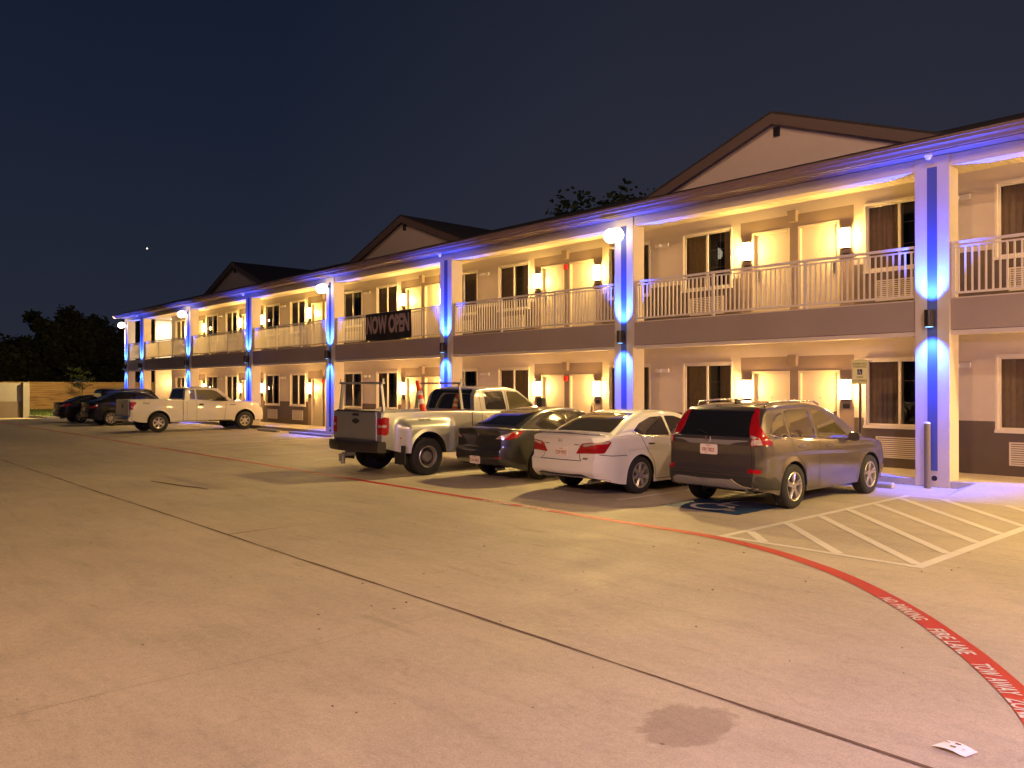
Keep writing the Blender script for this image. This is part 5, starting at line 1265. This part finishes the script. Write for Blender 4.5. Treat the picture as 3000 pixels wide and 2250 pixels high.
        mb = MB(); mb.cyl((2.7, sg * 1.0, .34), (4.5, sg * 1.0, .34), .05, n=12); part('side_step', mb, M['blackmetal'], root, smooth=60)
    c.stext('badge', '4X4 HD', 1.05, 1.18, .075, M['darkink'], .006, sx=1.3)
    # ladder rack: a thing the truck carries but bolted on - a part of it
    for xx, yy in ((.12, .86), (2.2, .86)):
        rk = MB()
        for sg in (-1, 1):
            rk.add([(xx - .035, sg * (yy + .03) - .025, 1.38), (xx + .035, sg * (yy + .03) - .025, 1.38), (xx + .035, sg * (yy + .03) + .025, 1.38), (xx - .035, sg * (yy + .03) + .025, 1.38), (xx - .03, sg * (yy - .08) - .02, 1.96), (xx + .03, sg * (yy - .08) - .02, 1.96), (xx + .03, sg * (yy - .08) + .02, 1.96), (xx - .03, sg * (yy - .08) + .02, 1.96)], [(0, 1, 5, 4), (1, 2, 6, 5), (2, 3, 7, 6), (3, 0, 4, 7), (4, 5, 6, 7)])
            rk.box(xx - .06, xx + .06, sg * (yy + .03) - .04, sg * (yy + .03) + .04, 1.375, 1.40)
            rk.box(xx - .02, xx + .02, sg * (yy) - .012, sg * (yy) + .012, 2.0, 2.07)
        rk.box(xx - .035, xx + .035, -yy - .02, yy + .02, 1.955, 2.0)
        part('rack_hoop', rk, [M['rail']] if False else M['p_silver'], root, bevel=.005)
    c.bodyobj
    # things in the bed
    return root
build_silver()
X0, Y0 = -15.30, 9.25
cn = empty('traffic_delineator', (X0 - .25, Y0 + 2.05, .94), 0, 'red-orange reflective delineator post leaning in the silver pickup bed', 'traffic cone')
cn.rotation_euler = (R(4), R(-14), 0)
mb = MB(); mb.lathe([(.09, 0), (.085, .3), (.075, .55), (.068, .56)], (0, 0, 0), 'z', 20); mb.lathe([(.066, .68), (.062, .78)], (0, 0, 0), 'z', 20); mb.lathe([(.058, .88), (.05, 1.12), (.03, 1.14), (.001, 1.14)], (0, 0, 0), 'z', 20); part('post', mb, M['orange'], cn, smooth=50)
mb = MB(); mb.lathe([(.0685, .56), (.066, .68)], (0, 0, 0), 'z', 20); mb.lathe([(.062, .78), (.058, .88)], (0, 0, 0), 'z', 20); part('reflective_band', mb, M['reflwhite'], cn, smooth=50)

def build_f():
    root = vehicle('parked_pickup', 'white extended-cab pickup parked beside the black crossover', 'pickup truck', -35.95, 10.55); L = 5.75
    sp = dict(L=L, W=2.0, low=smooth_fn([(0, .58), (.3, .46), (.6, .42), (4.6, .40), (5.75, .42)]), belt=smooth_fn([(0, 1.35), (2.1, 1.34), (2.3, 1.28), (3.9, 1.22), (4.3, 1.24), (5.2, 1.18), (5.6, 1.08), (5.75, .95)]),
              deck=smooth_fn([(0, 1.37), (4.2, 1.32), (5.2, 1.28), (5.6, 1.16), (5.75, 1.0)]), rear=[(.4, 0), (1.4, 0)], front=[(.4, .02), (.7, 0), (1.2, .08)],
              arches=[(1.12, .44, .47), (4.85, .44, .47)], gh=(2.18, 4.45), rr=.12, ra=.02, fr=.6, fa=.12, tt=.035, st=.03, rbulge=.0, tum=.20, ghin=.02, floor=.38, bed=(.03, 2.06, .92),
              roof=smooth_fn([(2.18, 1.28), (2.20, 1.5), (2.26, 1.78), (2.36, 1.86), (2.7, 1.90), (3.2, 1.91), (3.6, 1.86), (3.9, 1.70), (4.2, 1.44), (4.45, 1.22)]), ghx=[2.185, 2.19, 2.195, 2.21, 2.23])
    c = Car(sp, root); c.body(M['p_white2']); c.cabin(M['p_white2']); c.bvh(); c.under()
    tg = tailgate(root, c, .80, .72, 1.36, M['p_white2'], -.025)
    mb = MB(); mb.lathe([(.001, -.005), (.08, -.005), (.09, .0)], (-.028, 0, 1.1), 'x', 24); o = mb.build('emblem', M['plastic'], None); o.parent = tg
    tub_bumper(root, -.22, .48, .70, .96, M['chrome'])
    c.decal('tail_light', [(.0, -.84, .98), (.0, -.84, 1.28), (.12, -.99, 1.28), (.22, -1.0, 1.26), (.10, -1.0, .98), (.05, -.98, .95)], M['redlens'], 40, .012, mirror=True, rnd=1, grid=.03)
    c.decal('rear_window', [(2, .74, 1.40), (2, -.74, 1.40), (2, -.66, 1.80), (2, .66, 1.80)], M['carglass'], 0, .006)
    for nm, pts in (('rear_door_window', [(2.42, 1.36), (2.66, 1.355), (2.66, 1.78), (2.44, 1.77)]), ('front_door_window', [(2.72, 1.35), (3.55, 1.28), (4.12, 1.27), (3.9, 1.47), (3.62, 1.70), (3.4, 1.77), (2.72, 1.78)])):
        c.decal(nm, [(x, -1, z) for x, z in pts], M['carglass2'], 90, .004, mirror=True, rnd=1)
    c.decal('windscreen', [(9, .78, 1.34), (9, -.78, 1.34), (9, -.64, 1.78), (9, .64, 1.78)], M['carglass'], 180, .004, rnd=1)
    c.decal('headlight', [(5.5, -.80, .95), (5.72, -.70, .95), (5.72, -.70, 1.1), (5.45, -.85, 1.12)], M['clearlens'], 140, .01, mirror=True, rnd=1, grid=.03)
    c.seam('door_seam', [(2.70, -1, 1.8), (2.70, -1, .44), (3.9, -1, .42), (4.0, -1, 1.2)], 90); c.seam('door_seam', [(2.3, -1, 1.3), (2.3, -1, .45), (2.7, -1, .44)], 90, wd=.006); c.seam('cab_gap', [(2.12, -1, 1.34), (2.12, -1, .46)], 90, wd=.025)
    c.decal('door_handle', [(2.80, -1, 1.10), (3.0, -1, 1.10), (3.0, -1, 1.17), (2.80, -1, 1.17)], M['plastic'], 90, .02, mirror=True, rnd=1)
    c.decal('fender_badge', [(4.15, -1, 1.09), (4.42, -1, 1.09), (4.42, -1, 1.12), (4.15, -1, 1.12)], M['rimdk'], 90, .006, mirror=True, rnd=0)
    c.decal('black_sill', [(1.6, -1, .40), (4.3, -1, .38), (4.3, -1, .45), (1.6, -1, .46)], M['plastic'], 90, .006, mirror=True, rnd=0)
    for sg in (-1, 1):
        mb = MB(); mb.box(3.78, 3.90, sg * 1.10 - .1, sg * 1.10 + .1, 1.27, 1.45); mb.cyl((3.85, sg * .92, 1.32), (3.85, sg * 1.04, 1.33), .03); part('wing_mirror', mb, M['plastic'], root, bevel=.03)
        for cx in (1.12, 4.85): wheel(root, cx, sg * 1.0, .40, .235, .26, 'double', ('rim', 'rimdk'), spokes=6)
    c.stext('badge', 'FX4', .62, 1.21, .11, M['darkink'], .006, sx=1.3)
build_f()

# ------------------------------------------------------------------ fence, wall, trees
fx = -75.0
def fencepanels():
    e_ = empty('wooden_fence', (fx, 14, 0), 0, 'tall cedar fence of horizontal boards beyond the parked cars', 'fence', world=True)
    y = 5.0; k = 0
    while y < 48:
        mb = MB(); nb = 13; h = 2.3 / nb
        for i in range(nb):
            o_ = random.uniform(-.006, .006); mb.box(fx + o_, fx + .025 + o_, y + .06, y + 2.40, .02 + i * h, .02 + (i + 1) * h - .012)
        part('board_panel', mb, M['wood'], e_)
        mb = MB(); mb.box(fx - .05, fx + .05, y - .055, y + .055, 0, 2.34); part('fence_post', mb, M['wood'], e_)
        y += 2.46; k += 1
fencepanels()
e_ = empty('enclosure_wall', (-57.4, 8, 0), 0, 'two-tone bin enclosure wall, pale above and dark below, at the left edge', 'wall', world=True)
mb = MB(); mb.box(-57.5, -57.3, .0, 11.0, 1.0, 2.15); mb.box(-57.5, -57.1, 11.0, 11.35, 0, 2.17); mb.box(-62, -57.5, 11.1, 11.3, 0, 2.15); part('upper_wall', mb, M['encl'], e_)
mb = MB(); mb.box(-57.53, -57.27, .0, 11.0, 0, .998); part('lower_wall', mb, M['wains'], e_)

def tree(name, label, loc, H, crown_r, nleaf, mat, seed, cz=.62, leaf=.35, group=None, flat=1., gap=.0, trunk=.16):
    rnd = random.Random(seed); e_ = empty(name, loc, 0, label, 'tree', group)
    mb = MB(); top = Vector((rnd.uniform(-.4, .4), rnd.uniform(-.4, .4), H * .6)); mb.cyl((0, 0, 0), tuple(top), trunk, trunk * .45, 10); tips = []
    for i in range(11):
        a = rnd.uniform(0, 2 * pi); t = rnd.uniform(.35, 1); s_ = top * t; el = rnd.uniform(.15, .95); l = crown_r * rnd.uniform(.5, 1.0)
        q = s_ + Vector((cos(a) * l, sin(a) * l, el * l * flat * .9)); mb.cyl(tuple(s_), tuple(q), trunk * .4, trunk * .12, 6); tips.append(q)
        for _ in range(2):
            q2 = q + Vector((rnd.uniform(-1, 1), rnd.uniform(-1, 1), rnd.uniform(-.2, .9))) * crown_r * .35; mb.cyl(tuple(s_.lerp(q, .7)), tuple(q2), trunk * .18, trunk * .06, 5); tips.append(q2)
    part('trunk', mb, M['bark'], e_, smooth=50)
    cl = []
    cc = Vector((top.x, top.y, H * cz))
    for t in tips: cl.append((t, crown_r * rnd.uniform(.22, .42)))
    for i in range(26):
        v = Vector((rnd.gauss(0, 1), rnd.gauss(0, 1), rnd.gauss(0, 1))).normalized() * rnd.uniform(.3, 1.) ; v = Vector((v.x * crown_r * .85, v.y * crown_r * .85, v.z * (H * (1 - cz)) * .85)); cl.append((cc + v, crown_r * rnd.uniform(.2, .38)))
    vs = []; fs = []
    for i in range(nleaf):
        c_, r_c = cl[rnd.randrange(len(cl))]
        v = Vector((rnd.gauss(0, 1), rnd.gauss(0, 1), rnd.gauss(0, .8))); v = v.normalized() * r_c * rnd.random()**.45; p = c_ + v
        a = Vector((rnd.uniform(-1, 1), rnd.uniform(-1, 1), rnd.uniform(-.6, .6))).normalized(); b = a.cross(Vector((rnd.uniform(-1, 1), rnd.uniform(-1, 1), rnd.uniform(-1, 1)))).normalized(); s_ = leaf * rnd.uniform(.5, 1.2)
        o = len(vs); vs += [p - a * s_ * .5, p + b * s_ * .28, p + a * s_ * .5, p - b * s_ * .28]; fs.append((o, o + 1, o + 2, o + 3))
    mb = MB(); mb.add(vs, fs); part('crown', mb, mat, e_)
TL = [((-92, 16.5), 6.6, 3.4, 'low rounded dark tree at the left edge beyond the fence'), ((-92, 18.8), 7.6, 3.0, 'short dark tree stepping up beside the tallest left-hand tree'), ((-90, 21.6), 10.4, 3.2, 'tallest broad dark tree beyond the wooden fence'),
      ((-94, 24.6), 9.8, 3.4, 'broad flat-topped dark tree in the middle of the group beyond the fence'), ((-90, 27.3), 10.4, 2.8, 'dark tree rising just left of the far end of the motel'), ((-88, 13.4), 5.4, 3.0, 'lowest dark tree beyond the bin enclosure wall'), ((-80, 30), 8.6, 3.2, 'dark tree partly behind the far end of the motel roof'), ((-96, 33), 9.2, 3.5, 'dark tree behind the motel end wall')]
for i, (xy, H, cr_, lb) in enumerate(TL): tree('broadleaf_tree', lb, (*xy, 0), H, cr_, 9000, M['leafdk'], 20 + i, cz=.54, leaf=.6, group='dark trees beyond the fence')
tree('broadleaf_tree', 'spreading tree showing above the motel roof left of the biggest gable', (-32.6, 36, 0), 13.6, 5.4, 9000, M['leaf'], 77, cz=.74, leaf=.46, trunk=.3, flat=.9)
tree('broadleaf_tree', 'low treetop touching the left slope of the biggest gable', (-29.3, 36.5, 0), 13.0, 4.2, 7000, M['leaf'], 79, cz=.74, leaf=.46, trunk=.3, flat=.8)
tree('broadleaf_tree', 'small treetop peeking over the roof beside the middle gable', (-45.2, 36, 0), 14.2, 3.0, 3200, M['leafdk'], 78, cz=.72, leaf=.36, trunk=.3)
# sapling: thin, sparse
rnd = random.Random(5); e_ = empty('sapling', (-72, 18.0, .06), 0, 'thin pale-leaved sapling in front of the wooden fence', 'tree')
mb = MB(); mb.cyl((0, 0, 0), (.05, .1, 3.2), .035, .012, 8); brs = []
for i in range(14):
    z = rnd.uniform(1.4, 3.1); a = rnd.uniform(0, 2 * pi); l = rnd.uniform(.4, 1.1) * (1.5 - z / 3.6); q = Vector((cos(a) * l * .5, sin(a) * l * 1.3, z + l * .5)); mb.cyl((.02, .05, z), tuple(q), .012, .004, 5); brs.append((Vector((.02, .05, z)), q))
part('trunk', mb, M['bark'], e_)
mb = MB()
for a, b in brs:
    for k in range(26):
        p = a.lerp(b, rnd.uniform(.3, 1.1)) + Vector((rnd.gauss(0, .06), rnd.gauss(0, .09), rnd.gauss(0, .08))); v = Vector((rnd.uniform(-1, 1), rnd.uniform(-1, 1), rnd.uniform(-1, 1))).normalized(); w_ = v.cross(Vector((0.3, .2, 1))).normalized(); s_ = rnd.uniform(.06, .14)
        mb.add([p - v * s_, p + w_ * s_ * .4, p + v * s_, p - w_ * s_ * .4], [(0, 1, 2, 3)])
part('crown', mb, M['leaf'], e_)

# aircraft light low in the sky
v = (d2 + r3 * ((431 - 1500) / FPX) - u3 * ((728 - 1125) / FPX)).normalized() * 900
mb = MB(); mb.sphere((0, 0, 0), .75, 6); mb.box(-1.6, -.9, -.3, .3, -.2, .2, 1); o = mb.build('aircraft_light', [emis('aircraft_lamp', (1., .8, .65), 3.), emis('aircraft_red', (.9, .1, .05), .5)]); o.location = v + Vector((0, 0, 1.9)); tag(o, 'tiny bright aircraft light alone in the night sky', 'aircraft light')

for m in bpy.data.materials:
    pass
scn.cycles.use_denoising = True
try: scn.cycles.use_light_tree = True
except Exception: pass
scn.cycles.max_bounces = 5; scn.cycles.diffuse_bounces = 3; scn.cycles.glossy_bounces = 3; scn.cycles.transparent_max_bounces = 8
scn.cycles.sample_clamp_indirect = 4
for o in bpy.data.objects:
    if '_w' in o: del o['_w']
